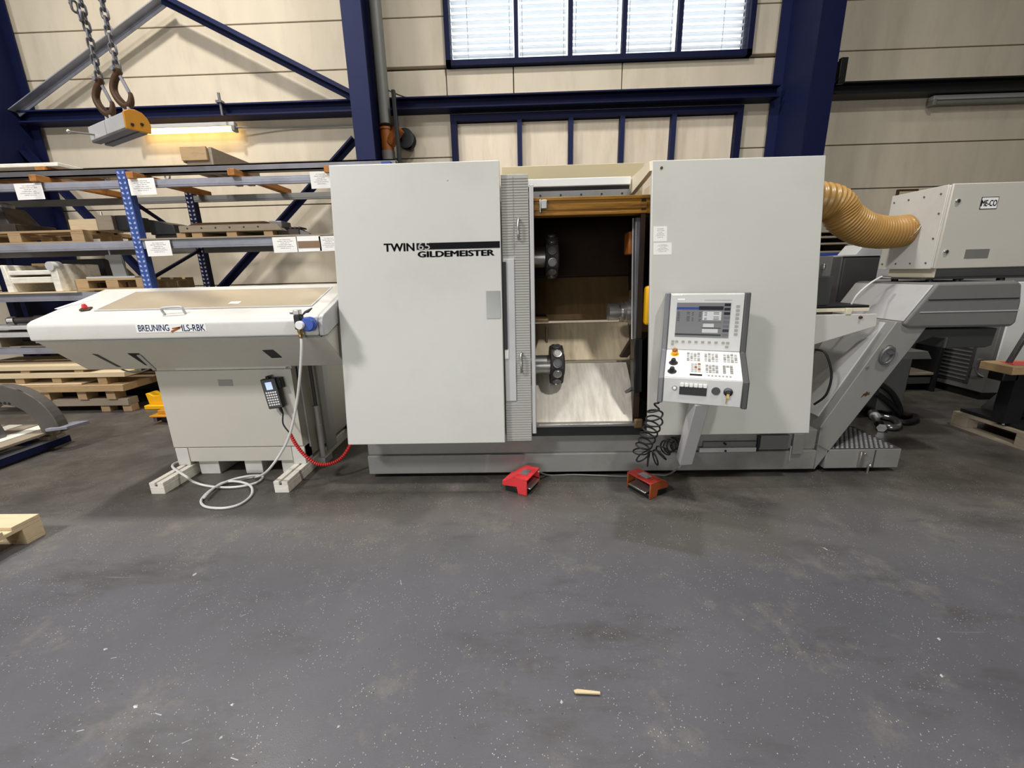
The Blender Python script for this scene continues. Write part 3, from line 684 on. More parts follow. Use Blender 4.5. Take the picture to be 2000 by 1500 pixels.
def screen_mat():
    M = bpy.data.materials.new('screen'); M.use_nodes = True; nt = M.node_tree; N = nt.nodes; L = nt.links; b = N['Principled BSDF']
    b.inputs['Roughness'].default_value = 0.15
    b.inputs['Base Color'].default_value = (*lin((70, 70, 74)), 1)
    b.inputs['Emission Color'].default_value = (*lin((170, 168, 166)), 1); b.inputs['Emission Strength'].default_value = 0.34; MATS['screen'] = M
screen_mat()
SX0, SX1, ST0, ST1 = -0.80, 0.66, 0.235, 0.84
scr = part('screen', fbox(MB(), 2, SX0, SX1, ST0, ST1, 0.002, 0.006), MM['screen'], con, label='lit grey screen')
def s_el(name, x0, x1, y0, y1, M):    # element on the screen, 0..1 from its top left
    a0, a1 = SX0 + (SX1 - SX0) * x0, SX0 + (SX1 - SX0) * x1; t1, t0 = ST1 - (ST1 - ST0) * y0, ST1 - (ST1 - ST0) * y1
    return fbox(MB(), 2, a0, a1, t0, t1, 0.0062, 0.0066) if name is None else part(name, fbox(MB(), 2, a0, a1, t0, t1, 0.0062, 0.0066), M, scr)
mat('screen_dark', (26, 28, 34), 0.2, emit=0.2); mat('screen_blue', (40, 60, 120), 0.2, emit=0.3); mat('screen_pale', (176, 178, 176), 0.2, emit=0.3); mat('screen_line', (92, 92, 96), 0.2, emit=0.2)
s_el('title_bar', 0, 0.42, 0.13, 0.20, MM['screen_blue']); s_el('title_bar', 0.42, 0.87, 0.10, 0.21, MM['screen_dark'])
s_el('window_panel', 0.0, 0.48, 0.26, 0.86, MM['screen_line']) if False else None
s_el('window_panel', 0.5, 0.84, 0.25, 0.5, MM['screen_pale']); s_el('window_panel', 0.52, 0.72, 0.60, 0.70, MM['screen_pale']); s_el('window_panel', 0.51, 0.80, 0.75, 0.86, MM['screen_pale'])
s_el('line_bar', 0.5, 0.85, 0.55, 0.575, MM['screen_line']); s_el('line_bar', 0.5, 0.85, 0.715, 0.735, MM['screen_dark'])
s_el('status_bar', 0.0, 0.86, 0.90, 0.945, MM['screen_dark'])
for k in range(8): s_el('soft_key', 0.885, 0.995, 0.02 + 0.122 * k, 0.10 + 0.122 * k, MM['screen_dark' if k in (0, 1, 2, 6) else 'screen_line'])
tl = MB()
for r in range(7):
    for (x, wd) in ((0.02, .05), (0.2, .06), (0.3, .03), (0.43, .04), (0.53, .05), (0.7, .1)):
        if random.random() < 0.75 and (r < 6 or x < .5):
            a0, a1 = SX0 + (SX1 - SX0) * x, SX0 + (SX1 - SX0) * (x + wd); t = ST1 - (ST1 - ST0) * (0.28 + 0.04 * r)
            fbox(tl, 2, a0, a1, t - 0.005, t + 0.003, 0.0067, 0.007)
part('readout', tl, MM['screen_dark'], scr, kind='stuff')
part('white_tag', fbox(MB(), 2, -0.95, -0.67, 0.965, 0.99, 0.004, 0.005), MM['paper_white'], con)
part('white_tag', fbox(MB(), 2, -0.79, -0.59, 0.885, 0.91, 0.004, 0.005), MM['paper_white'], con)
part('black_line', fbox(MB(), 2, -0.05, 0.68, 0.882, 0.889, 0.004, 0.005), MM['key_grey'], con)
kb = MB()
for k in range(8): fbox(kb, 2, 0.80, 0.885, 0.765 - 0.068 * k, 0.80 - 0.068 * k, 0.004, 0.009)
for k, x in enumerate((-0.88, -0.77, -0.59, -0.41, -0.23, -0.05, 0.13, 0.31, 0.5, 0.62)): fbox(kb, 2, x, x + 0.075, 0.135, 0.17, 0.004, 0.009)
fbox(kb, 2, -0.88, -0.81, 0.085, 0.12, 0.004, 0.009); fbox(kb, 2, 0.6, 0.68, 0.07, 0.10, 0.004, 0.009)
part('key', kb, MM['key_grey'], con, kind='stuff')
# key panel
part('key_panel', fbox(MB(), 1, -0.98, 0.98, 0.02, 0.98, 0.0, 0.003), MM['paper_white'], con, 0.001)
k1, k2, k3 = MB(), MB(), MB()
random.seed(3)
for r, t in enumerate((0.84, 0.76, 0.68, 0.60)):
    for c in range(14):
        if c in (4, 9): continue
        x = -0.42 + 0.095 * c + (0.02 if c > 9 else 0)
        M_ = k1 if (r + c) % 3 else k3
        fbox(M_, 1, x, x + 0.07, t, t + 0.055, 0.003, 0.008)
for r in range(5):
    for c in range(3):
        fbox(k2 if (r * c) % 3 == 2 else k1, 1, -0.30 + 0.09 * c, -0.23 + 0.09 * c, 0.22 + 0.062 * r, 0.265 + 0.062 * r, 0.003, 0.008)
for r in range(4):
    for c in range(4): fbox(k3 if (r + c) % 2 else k1, 1, 0.08 + 0.085 * c, 0.145 + 0.085 * c, 0.22 + 0.07 * r, 0.27 + 0.07 * r, 0.003, 0.008)
for r in range(4):
    for c in range(3):
        if c != 1 or r == 3: fbox(k3, 1, 0.52 + 0.09 * c, 0.59 + 0.09 * c, 0.22 + 0.07 * r, 0.27 + 0.07 * r, 0.003, 0.008)
part('key', k1, MM['light_grey'], con, kind='stuff'); part('key', k3, MM['key_grey'], con, kind='stuff', label='darker grey keys'); part('key', k2, MM['orange_rust'], con, kind='stuff', label='brown keys')
part('caption_bar', fbox(MB(), 1, -0.33, -0.01, 0.10, 0.15, 0.003, 0.005), MM['ink'], con)
for x in (0.13, 0.22, 0.31, 0.40, 0.49, 0.58, 0.67): part('legend_mark', fbox(MB(), 1, x, x + 0.055, 0.10, 0.15, 0.003, 0.004), MM['key_grey'], con)
n1 = face(1)[2]
p = fpt(1, -0.76, 0.83)
es = part('emergency_stop', MB().lathe(p, p + n1 * 0.03, [(0, .026), (.12, .026), (.13, .014), (.4, .014), (.45, .019), (.9, .019), (1, .012)], 20), MM['yellow'], con, label='yellow ringed emergency stop')
part('stop_button', MB().lathe(p + n1 * 0.02, p + n1 * 0.04, [(0, .016), (.8, .016), (1, .011)], 18), MM['orange_rust'], es)
for a_, t_ in ((-0.78, 0.50), (-0.80, 0.20)):
    p = fpt(1, a_, t_); part('rotary_knob', MB().lathe(p, p + n1 * 0.034, [(0, .027), (.1, .027), (.2, .018), (.75, .015), (1, .012)], 20), MM['black'], con, label='black rotary knob')
# lower front
n0 = face(0)[2]
p = fpt(0, -0.70, 0.60); pb = part('push_button', MB().lathe(p, p + n0 * 0.012, [(0, .015), (.4, .015), (.5, .011), (1, .010)], 18), MM['steel'], con)
part('button_lens', MB().lathe(p + n0 * 0.012, p + n0 * 0.014, [(0, .009), (1, .007)], 14), MM['paper_white'], pb)
sb = part('switch_block', fbox(MB(), 0, -0.57, 0.13, 0.36, 0.68, 0.0, 0.008), MM['black'], con, 0.002)
for k in range(6): part('rocker_switch', fbox(MB(), 0, -0.555 + 0.118 * k, -0.465 + 0.118 * k, 0.68, 0.82, 0.0, 0.012), MM['paper_white'], con, 0.002)
p = fpt(0, 0.36, 0.58); part('round_cover', MB().lathe(p, p + n0 * 0.006, [(0, .024), (1, .023)], 24), MM['dark_grey'], con)
p = fpt(0, 0.66, 0.58); ks = part('key_switch', MB().lathe(p, p + n0 * 0.016, [(0, .025), (.5, .025), (.6, .012), (1, .011)], 22), MM['black_gloss'], con)
part('switch_key', fbox(MB(), 0, 0.62, 0.69, 0.36, 0.52, 0.004, 0.02).cyl(fpt(0, 0.645, 0.36, 0.012), fpt(0, 0.635, 0.12, 0.012), 0.0025, n=6), MM['brass'], ks)
# arm
at_, ab_ = LP(0.0, 0.045, 0.73), P(1336, 899, Y=2.70)
arm = part('arm', MB().bar(at_, ab_, 0.085, 0.085, up=(0, 1, 0)), MM['light_grey'], con, 0.004)
part('arm_foot', MB().bar((ab_.x, 2.69, ab_.z + 0.045), (ab_.x + 0.03, 2.885, ab_.z + 0.045), 0.07, 0.07), MM['mid_grey'], con, 0.004)
# coiled cable
cpth = smooth_path([P(1287, 784, Y=2.50), P(1278, 800, Y=2.50), P(1278, 822, Y=2.52), P(1270, 842, Y=2.55), P(1262, 862, Y=2.58), P(1252, 882, Y=2.62), P(1258, 893, Y=2.64), P(1272, 896, Y=2.64), P(1287, 890, Y=2.66), P(1301, 874, Y=2.7), P(1316, 868, Y=2.78), P(1326, 872, Y=2.84)], 24)
hel = []; L = 0.0; tot = sum((cpth[i + 1] - cpth[i]).length for i in range(len(cpth) - 1))
for i in range(len(cpth) - 1):
    seg = cpth[i + 1] - cpth[i]; t = seg.normalized(); e = t.cross(Vector((0, 1, 0))).normalized(); g = t.cross(e)
    L += seg.length; fr = L / tot; r = 0.052 * min(1, fr * 9) * min(1, (1 - fr) * 8 + 0.1); an = fr * 2 * pi * 18
    hel.append(cpth[i] + e * cos(an) * r + g * sin(an) * r * 0.8)
hel = [cpth[0]] + hel
solo('coiled_cable', MB().tube(smooth_path(hel[::2], 3), 0.0058, 6), MM['rubber'], 'black coiled cable hanging under the control console', 'cable')
# ---------------------------------------------------------------- foot pedals
def pedal(fl, bl, sgn, label, dull):
    A, B = P(*fl, Z=0), P(*bl, Z=0); O = (A + B) / 2; Lx = (B - A); hl = Lx.length / 2; Lx.normalize()
    D = Vector((Lx.y, -Lx.x, 0)) * sgn
    t = thing('foot_pedal', label, 'foot pedal', O, group='foot pedals')
    pt = lambda l, d, z: O + Lx * l + D * d + Vector((0, 0, z))
    side = [(-.035, .118), (-.035, .0), (.035, .0), (.045, .05), (.14, .042), (.145, .075), (.07, .12)]
    M = MM['red'] if not dull else mat('worn_red', (150, 40, 34), .5, var=.15, scale=12, dirt=(128, 70, 26), dirt_amt=.75, dirt_scale=9)
    hood = MB(); legs = MB()
    for s_ in (-1, 1):
        l0 = s_ * hl
        (legs if dull else hood).prism([pt(l0, d, z) for d, z in side], Lx * (-s_ * 0.012))
    hood.prism([pt(-hl, d, z) for d, z in ((-.035, .118), (.07, .12), (.145, .075), (.145, .066), (.07, .110), (-.035, .108))], Lx * (2 * hl))
    h = part('hood', hood, M, t, 0.006)
    if dull:
        for k in (0, 1):
            lg = MB(); n_ = len(side) * 2; lg.v = legs.v[k * n_:(k + 1) * n_]; lg.f = legs.f[:len(legs.f) // 2]
            part('hood_side', lg, mat('scuffed_orange', (142, 72, 26), .55, var=.15, scale=10, dirt=(150, 44, 36), dirt_amt=.5, dirt_scale=7), t, 0.006)
    part('base', MB().hexa([pt(-hl + .012, -.03, 0), pt(hl - .012, -.03, 0), pt(hl - .012, .14, 0), pt(-hl + .012, .14, 0), pt(-hl + .012, -.03, .03), pt(hl - .012, -.03, .03), pt(hl - .012, .14, .045), pt(-hl + .012, .14, .045)]), MM['black'], t, 0.004)
    part('treadle', MB().hexa([pt(-hl + .03, -.05, .035), pt(hl - .03, -.05, .035), pt(hl - .03, .1, .05), pt(-hl + .03, .1, .05), pt(-hl + .03, -.05, .045), pt(hl - .03, -.05, .045), pt(hl - .03, .1, .062), pt(-hl + .03, .1, .062)]), MM['steel'], t, 0.003)
    part('rear_cap', MB().hexa([pt(-hl * .75, .142, .02), pt(hl * .75, .142, .02), pt(hl * .7, .18, .02), pt(-hl * .7, .18, .02), pt(-hl * .75, .142, .074), pt(hl * .75, .142, .074), pt(hl * .7, .178, .06), pt(-hl * .7, .178, .06)]), MM['orange_rust' if dull else 'red'], t, 0.006)
    part('top_sticker', MB().hexa([pt(-.04, 0.0, .1195), pt(.04, 0.0, .1195), pt(.04, .055, .1205), pt(-.04, .055, .1205), pt(-.04, 0, .121), pt(.04, 0, .121), pt(.04, .055, .122), pt(-.04, .055, .122)]), MM['plate_grey'], t)
    return t
pedal((1020, 967), (1046, 940), -1, 'red foot pedal with a bright red hood, left of the two', False)
pedal((1276, 974), (1230, 948), 1, 'worn red and orange foot pedal below the control console', True)
solo('pedal_cable', MB().tube(smooth_path([P(1052, 921, Y=2.74), P(1072, 928, Z=.008), P(1120, 927, Z=.008), P(1180, 929, Z=.008), P(1225, 930, Z=.008), P(1262, 926, Z=.008), P(1300, 928, Z=.008), P(1325, 914, Y=2.72), P(1336, 903, Y=2.74)]), 0.006), MM['pipe_grey'], 'thin grey cable running along the floor between the foot pedals', 'cable')
# ---------------------------------------------------------------- chip conveyor
CYF, CYB = 2.895, 3.50
cv = thing('chip_conveyor', 'grey chip conveyor rising at a slant beside the machine', 'conveyor', (2.5, 3.2, 0))
def cpoly(pxs, Y): return [P(x, y, Y=Y) for x, y in pxs]
leg = cpoly([(1752, 628), (1590, 832), (1574, 890), (1574, 917), (1591, 917), (1784, 674), (1815, 632)], CYF)
leg[2].z = max(leg[2].z, .05); leg[0].z += .0
x17 = 2.176
leg[1].x = max(leg[1].x, x17); leg[2].x = x17; leg[3].x = x17
part('incline', MB().prism(leg, (0, CYB - CYF, 0)), MM['grey_paint'], cv, 0.006)
d_ = (leg[0] - leg[1]).normalized(); nn_ = Vector((-d_.z, 0, d_.x))
part('incline_cover', MB().prism([leg[1] + d_ * 0.05 + Vector((0, .07, 0)), leg[0] - d_ * 0.02 + Vector((0, .07, 0)), leg[0] - d_ * 0.02 + nn_ * .012 + Vector((0, .07, 0)), leg[1] + d_ * 0.05 + nn_ * .012 + Vector((0, .07, 0))], (0, 0.42, 0)), MM['light_grey'], cv, 0.003)
head = cpoly([(1832, 553), (1992, 550), (1998, 556), (1996, 590), (1986, 630), (1977, 638), (1776, 641), (1764, 634)], CYF - 0.02)
head = [head[0], head[1], head[2], head[3], head[4], head[5], head[6], head[7]]
for p in (head[0], head[1]): p.z = 1.378
hd = part('discharge_head', MB().prism(head, (0, 0.69, 0)), MM['mid_grey'], cv, 0.02, seg=3)
a_, b_ = head[0], head[7]; sd = (a_ - b_); sdn = Vector((-sd.z, 0, sd.x)).normalized()
part('end_cover', MB().prism([b_ + sd * .06 + Vector((0, .012, 0)), a_ - sd * .06 + Vector((0, .012, 0)), a_ - sd * .06 + sdn * .01 + Vector((0, .012, 0)), b_ + sd * .06 + sdn * .01 + Vector((0, .012, 0))], (0, 0.66, 0)), MM['light_grey'], cv, 0.004, label='light grey slanted end cover')
for y, M in ((585, 'black'), (609, 'light_grey')):
    p, q = P(1814 - (y - 585) * 0.72, y + 1, Y=CYF - 0.022), P(1990, y - 1, Y=CYF - 0.022)
    part('seam', MB().box(p.x, q.x, CYF - 0.024, CYF - 0.018, p.z - 0.003, p.z + 0.003), MM[M], hd)
p, q = P(1772, 668, Y=2.95), P(1948, 646, Y=2.95)
part('drive_housing', MB().prism([(p.x + 0.02, 2.95, q.z + .02), (q.x, 2.95, q.z + .02), (q.x - .01, 2.95, p.z - .035), (q.x - .05, 2.95, p.z - .05), (q.x - .33, 2.95, p.z - .05), (q.x - .34, 2.95, p.z + .02), (p.x + .17, 2.95, p.z + .03), (p.x + 0.05, 2.95, p.z - .02)], (0, 0.45, 0)), MM['dark_grey'], cv, 0.008)
part('housing_edge', MB().box(q.x - .345, q.x - .335, 2.94, 2.95, p.z - .045, p.z + .03), MM['steel'], cv)
le = P(1733, 686, Y=CYF)
eye = part('lifting_eye', MB().lathe((le.x, CYF - .035, le.z + .01), (le.x, CYF, le.z + .01), [(0, .028), (.6, .028), (.7, .036), (1, .036)], 16), MM['steel'], cv)
ring = [(le.x - .015 + cos(2 * pi * k / 24) * .042, CYF - .022 - .01 * sin(2 * pi * k / 24), le.z - .03 + sin(2 * pi * k / 24) * .055) for k in range(24)]
part('ring', MB().tube(ring, 0.009, 8, closed=True), MM['bare_steel'], eye)
for x, y in ((1694, 717), (1604, 836), (1588, 891)):
    p = P(x, y, Y=CYF); part('plug_bolt', MB().lathe((p.x, CYF - .006, p.z), (p.x, CYF + .003, p.z), [(0, .009), (1, .012)], 12), MM['mid_grey'], cv)
p = P(1692, 770, Y=CYF - .002); part('rust_patch', MB().prism([p + Vector((x * .011, .0015, z * .011)) for x, z in ((-3, -2.2), (-1.2, -.6), (-.2, -1.5), (.6, -.4), (2.4, -.2), (1.5, .5), (2.2, 1.3), (.8, 1.0), (.2, 2.0), (-.5, .9), (-1.6, .4))], (0, -.002, 0)), MM['rusty'], cv)
p, q = P(1592, 866, Y=CYF), P(1615, 878, Y=CYF); part('weld_seam', MB().bar(p + Vector((0, -.002, 0)), q + Vector((0, -.002, 0)), .006, .004), MM['mid_grey'], cv)
# tread plate tray
TX0, TX1, TY1, TZ = 2.25, 2.792, 3.36, 0.185
tr = part('tray', MB().box(TX0, TX1, CYF, TY1, 0.035, TZ), MM['grey_paint'], cv, 0.004)
sx = P(1708, 895, Y=CYF).x
part('tray_seam', MB().box(sx - .008, sx, CYF - .003, CYF + .002, 0.04, TZ - .005), MM['dark_grey'], tr)
part('tread_plate', MB().box(TX0 + 0.01, TX1 - 0.004, CYF + 0.006, TY1 - 0.005, TZ, TZ + 0.004), MM['dark_grey'], cv, label='dark steel tread plate')
st = MB(); j = 0; y = CYF + 0.025
while y < TY1 - 0.02:
    x = TX0 + 0.02 + (0.018 if j % 2 else 0)
    while x < TX1 - 0.02:
        for (w_, h_) in ((0.013, 0.0045),):
            st.add([(x - w_, y, TZ + .004), (x, y - h_, TZ + .004), (x + w_, y, TZ + .004), (x, y + h_, TZ + .004), (x - w_ * .5, y, TZ + .008), (x + w_ * .5, y, TZ + .008)], [(0, 1, 5, 4), (1, 2, 5), (2, 3, 4, 5), (3, 0, 4)])
        x += 0.036
    y += 0.025; j += 1
part('tread_stud', st, MM['light_grey'], tr, kind='stuff', smooth=False)
p = P(1680, 895, Y=CYF); part('latch', MB().box(p.x - .016, p.x + .012, CYF - .02, CYF, 0.045, TZ - .012).cyl((p.x + .018, CYF - .02, TZ - .03), (p.x + .018, CYF, TZ - .03), .009, n=10), MM['steel'], tr, 0.004)
p = P(1693, 912, Y=CYF); part('drain_cock', MB().cyl((p.x, CYF - .012, 0.0), (p.x, CYF - .012, 0.06), .007, n=8).ball((p.x + .01, CYF - .012, .06), .014), MM['steel'], tr)
for x, y in ((2.35, 3.0), (2.7, 3.0), (2.35, 3.25), (2.7, 3.25)): part('foot', MB().cyl((x, y, 0), (x, y, 0.04), .02, n=10), MM['black'], cv)
# ---------------------------------------------------------------- mist filter box
FX0, FX1, FYF, FYB, FZ0, FZ1 = 2.826, 3.66, 3.0, 3.46, 1.468, 2.003
fl = thing('mist_filter', 'white mist filter box with screwed side plate on the conveyor head', 'filter box', (3.2, 3.2, 1.378))
part('casing', MB().box(FX0 + 0.006, FX1, FYF + 0.02, FYB, FZ0 + .004, FZ1 - .004), MM['loader_white'], fl, 0.004)
part('door', MB().box(FX0 + 0.004, FX1 - 0.20, FYF, FYF + 0.018, FZ0, FZ1), MM['loader_beige'], fl, 0.005)
part('front_panel', MB().box(FX1 - 0.195, FX1, FYF, FYF + 0.018, FZ0, FZ1), MM['loader_beige'], fl, 0.005)
sdp = part('side_plate', MB().box(FX0, FX0 + 0.006, FYF + 0.03, FYB, FZ0, FZ1), MM['loader_white'], fl, 0.002)
for y, z in [(FYF + .07 + .12 * i, zz) for i in range(4) for zz in (FZ0 + .04, FZ1 - .05)] + [(FYF + .055, FZ0 + .2), (FYF + .055, FZ0 + .36), (FYB - .03, FZ0 + .2), (FYB - .03, FZ0 + .37)]:
    part('screw', MB().lathe((FX0 - .004, y, z), (FX0 + .002, y, z), [(0, .006), (1, .008)], 10), MM['bare_steel'], sdp)
for x, y in ((1870, 393), (1847, 492)):
    p = P(x, y, Y=FYF); lk = part('lock', MB().lathe((p.x, FYF - .01, p.z), (p.x, FYF, p.z), [(0, .013), (.5, .016), (1, .017)], 18), MM['chrome'], fl)
    part('keyhole', MB().box(p.x - .003, p.x + .003, FYF - .012, FYF - .008, p.z - .008, p.z + .008), MM['black'], lk)
def fplate(name, x0, x1, y0, y1, M, d, par):
    a, b = P(x0, y1, Y=FYF), P(x1, y0, Y=FYF); return part(name, MB().box(a.x, b.x, FYF - d, FYF, a.z, b.z), M, par), a, b
pl, a, b = fplate('name_plate', 1912, 1952, 384, 409, MM['ink'], 0.0015, fl)
part('plate_face', MB().box(a.x + .004, b.x - .004, FYF - .0025, FYF - .0014, a.z + .004, b.z - .004), MM['paper_white'], pl)
a2 = P(1915.5, 403, Y=FYF - .003); b2 = P(1949, 390, Y=FYF - .003)
lettering('lettering', 'ME-CO', pl, MM['ink'], a2, (1, 0, 0), (0, 0, 1), b2.x - a2.x, b2.z - a2.z, 0.0008, bold=0.02)
fplate('rating_plate', 1882, 1933, 486, 505, MM['plate_grey'], 0.002, fl)
part('mounting_plate', MB().box(FX0 + 0.045, FX0 + 0.055, FYF + 0.04, FYB - 0.05, 1.408, FZ0), MM['cream'], fl, 0.003)
part('mounting_plate', MB().box(FX0 + 0.06, FX1 - .02, FYF + 0.1, FYF + .11, 1.408, FZ0), MM['mid_grey'], fl, 0.003)
part('base_rail', MB().box(FX0 - 0.02, FX1 - .05, FYF + 0.05, FYB - 0.05, 1.395, 1.408), MM['dark_grey'], fl, 0.002)
for x, y in ((FX0 + .06, FYF + .08), (FX0 + .25, FYF + .08), (FX0 + .55, FYF + .08), (FX0 + .06, FYB - .1), (FX0 + .55, FYB - .1)):
    part('foot', MB().lathe((x, y, 1.378), (x, y, 1.40), [(0, .022), (.6, .022), (1, .014)], 12), MM['black'], fl)
part('drain_hose', MB().tube(smooth_path([P(1722, 540, Y=3.12), P(1700, 553, Y=3.05), P(1675, 575, Y=3.05), P(1663, 594, Y=3.06)]), 0.006), MM['hose_white'], fl)
p = P(1722, 540, Y=3.12); part('hose_fitting', MB().cyl(p, p + Vector((.06, 0, -.005)), .012, n=10), MM['steel'], fl)
# ribbed extraction duct
dpt = [P(1600, 384, Y=3.30), P(1622, 396, Y=3.30), P(1650, 426, Y=3.30), P(1685, 447, Y=3.30), P(1725, 454, Y=3.29), P(1768, 451, Y=3.28), P(1786, 449, Y=3.28)]
dpt[0].x = 1.955; dpt[-1].x = FX0 - 0.002
path = smooth_path(dpt, 48)
dc = thing('extraction_duct', 'amber ribbed extraction duct between the machine and filter box', 'duct', (2.4, 3.3, 1.6))
part('duct_wall', MB().tube(path, 0.125, 28, rs=[0.122 + 0.006 * sin(i * 2 * pi / 6) - 0.018 * i / len(path) for i in range(len(path))]), MM['amber'], dc)
part('collar', MB().lathe(path[-8], path[-1], [(0, .108), (.5, .108), (.55, .118), (1, .118)], 26), MM['loader_white'], dc)
part('hose_clamp', MB().lathe(path[-16], path[-10], [(0, .113), (1, .113)], 26, caps=False), MM['steel'], dc)
# ---------------------------------------------------------------- bar loader left of the machine
LX0, LX1, LYF, LYB = -3.18, -1.252, 2.60, 3.19
ld = thing('bar_loader', 'white bar loader with a tinted window lid on a beige pedestal', 'bar loader', (-2.2, 3.2, 0))
lidp = [(LYF, 1.150), (LYF - .003, 1.235), (LYF + .008, 1.262), (LYF + .035, 1.279), (LYB - .01, 1.4585), (LYB + .02, 1.452), (LYB + .025, 1.32), (LYF + .05, 1.15)]
part('lid', MB().prism([(LX0, y, z) for y, z in lidp], (LX1 - .035 - LX0, 0, 0)), MM['loader_white'], ld, 0.012, seg=3)
part('end_plate', MB().prism([(LX1 - .033, y + (.006 if i in (0, 1, 2, 7) else 0), z) for i, (y, z) in enumerate(lidp)], (0.03, 0, 0)), MM['light_grey'], ld, 0.004)
part('lid_seam', MB().box(LX0 + 0.03, LX1 - 0.03, LYF + .004, LYF + .05, 1.138, 1.150), MM['pipe_grey'], ld)
LN = Vector((0, -0.318, 1)).normalized(); LU = Vector((0, 1, 0.318)).normalized(); L0 = Vector((0, LYF, 1.271))
def plane_hit(x, y, o, n):
    d = P(x, y, Y=1.0) - CAM; return CAM + d * ((o - CAM).dot(n) / d.dot(n))
def lidpt(x, y): return plane_hit(x, y, L0, LN)
a, b, c, d = lidpt(188, 607), lidpt(626, 596), lidpt(654, 562), lidpt(266, 572)
wx0, wx1 = (a.x + d.x) / 2, -1.40; wy0, wy1 = (a.y + b.y) / 2, (d.y + c.y) / 2
def onlid(x, y, h=0.0): return Vector((x, y, 1.271 + (y - LYF) * 0.318)) + LN * h
wf = MB()
for (x0, x1, y0, y1) in ((wx0 - .012, wx1 + .012, wy0 - .012, wy0), (wx0 - .012, wx1 + .012, wy1, wy1 + .012), (wx0 - .012, wx0, wy0, wy1), (wx1, wx1 + .012, wy0, wy1)):
    wf.hexa([onlid(x0, y0, 0), onlid(x1, y0, 0), onlid(x1, y1, 0), onlid(x0, y1, 0), onlid(x0, y0, .005), onlid(x1, y0, .005), onlid(x1, y1, .005), onlid(x0, y1, .005)])
wn = part('window_frame', wf, MM['light_grey'], ld)
part('window_pane', MB().hexa([onlid(wx0, wy0, .0005), onlid(wx1, wy0, .0005), onlid(wx1, wy1, .0005), onlid(wx0, wy1, .0005), onlid(wx0, wy0, .003), onlid(wx1, wy0, .003), onlid(wx1, wy1, .003), onlid(wx0, wy1, .003)]), MM['tinted'], wn, label='tinted brown window')
p = lidpt(462, 592); part('paper_tag', MB().obox(p + LN * .004, Vector((.04, 0.01, 0)), LU * .02, LN * .0006), MM['paper_white'], wn)
h0, h1 = lidpt(322, 614), lidpt(362, 612)
part('lid_handle', MB().tube(smooth_path([h0, h0 + Vector((-.006, -.01, .030)), h0 + Vector((.012, -.012, .042)), h1 + Vector((-.02, -.012, .042)), h1 + Vector((-.004, -.01, .030)), h1], 5), 0.008, 10), MM['light_grey'], ld, label='curved grey lid handle')
p = lidpt(169, 605)
kn = part('knob_base', MB().obox(p + LN * .006, Vector((.025, .012, 0)), Vector((-.012, .025, .008)), LN * .006), MM['rusty'], ld, 0.003)
part('release_knob', MB().lathe(p + LN * .01, p + LN * .04, [(0, .013), (.6, .015), (1, .01)], 16), MM['red'], kn, label='small red knob')
for (x0, y0, x1, y1) in ((110, 604, 192, 577), (143, 596, 196, 580)):
    q0, q1 = lidpt(x0, y0), lidpt(x1, y1); part('tape_strip', MB().bar(q0 + LN * .002, q1 + LN * .002, .035, .001, up=LN), MM['paper_white'], ld)
# maker's label on the front
def onfront(x, y): return P(x, y, Y=LYF - .002)
a, b = onfront(268, 650), onfront(401, 631)
nl = part('name_label', MB().box(a.x, b.x, LYF - .0035, LYF, a.z, b.z), MM['paper_white'], ld)
for s_, x0, x1, y0, y1 in (('BREUNING', 272, 329, 633.5, 646), ('ILS-RBK', 357, 399, 633, 645.5)):
    q0, q1 = onfront(x0, y1 + 1.5), onfront(x1, y0)
    lettering('lettering', s_, nl, MM['ink_blue'], (q0.x, LYF - .0036, q0.z), (1, 0, 0), (0, 0, 1), q1.x - q0.x, (q1.z - q0.z), 0.0008, bold=0.010)
q0, q1 = onfront(335, 648), onfront(352, 640)
part('label_emblem', MB().bar((q0.x, LYF - .004, q0.z), (q1.x, LYF - .004, q1.z), .012, .001, up=(0, 1, 0)).bar((q0.x + .01, LYF - .004, q0.z + .02), (q1.x + .01, LYF - .004, q1.z + .005), .008, .001, up=(0, 1, 0)), MM['orange_rust'], nl)
# trough under the lid
S0, S1 = Vector((0, LYF + .025, 1.14)), Vector((0, 2.89, .896))
part('trough', MB().prism([(LX0 + .012, y, z) for y, z in ((LYF + .025, 1.14), (2.89, .896), (3.42, .896), (3.42, 1.3), (3.1, 1.36), (2.75, 1.2))], (LX1 - LX0 - .024, 0, 0)), MM['loader_beige'], ld, 0.004)
SN = Vector((0, (S1.z - S0.z), -(S1.y - S0.y))).normalized(); SU = (S1 - S0).normalized()
def onslope(x, y): return plane_hit(x, y, S0 + SN * .001, SN)
def slot(pxs, M):
    q = [onslope(x, y) for x, y in pxs]; part('slot', MB().prism(q, SN * .002), M, ld)
slot([(180, 691), (190, 692), (237, 717), (229, 716)], MM['dark_grey']); slot([(249, 690), (271, 690), (296, 714), (284, 713)], MM['black']); slot([(512, 684), (533, 683), (551, 698), (531, 699)], MM['black'])
q0, q1 = onslope(271, 692), onslope(303, 722); part('slot_lip', MB().bar(q0 + SN * .006, q1 + SN * .004, .02, .006), MM['light_grey'], ld)
part('sagging_cable', MB().tube(smooth_path([P(228, 716, Y=2.95), P(245, 724, Y=3.0), P(268, 727, Y=3.0), P(292, 720, Y=2.98)]), 0.006), MM['pipe_grey'], ld)
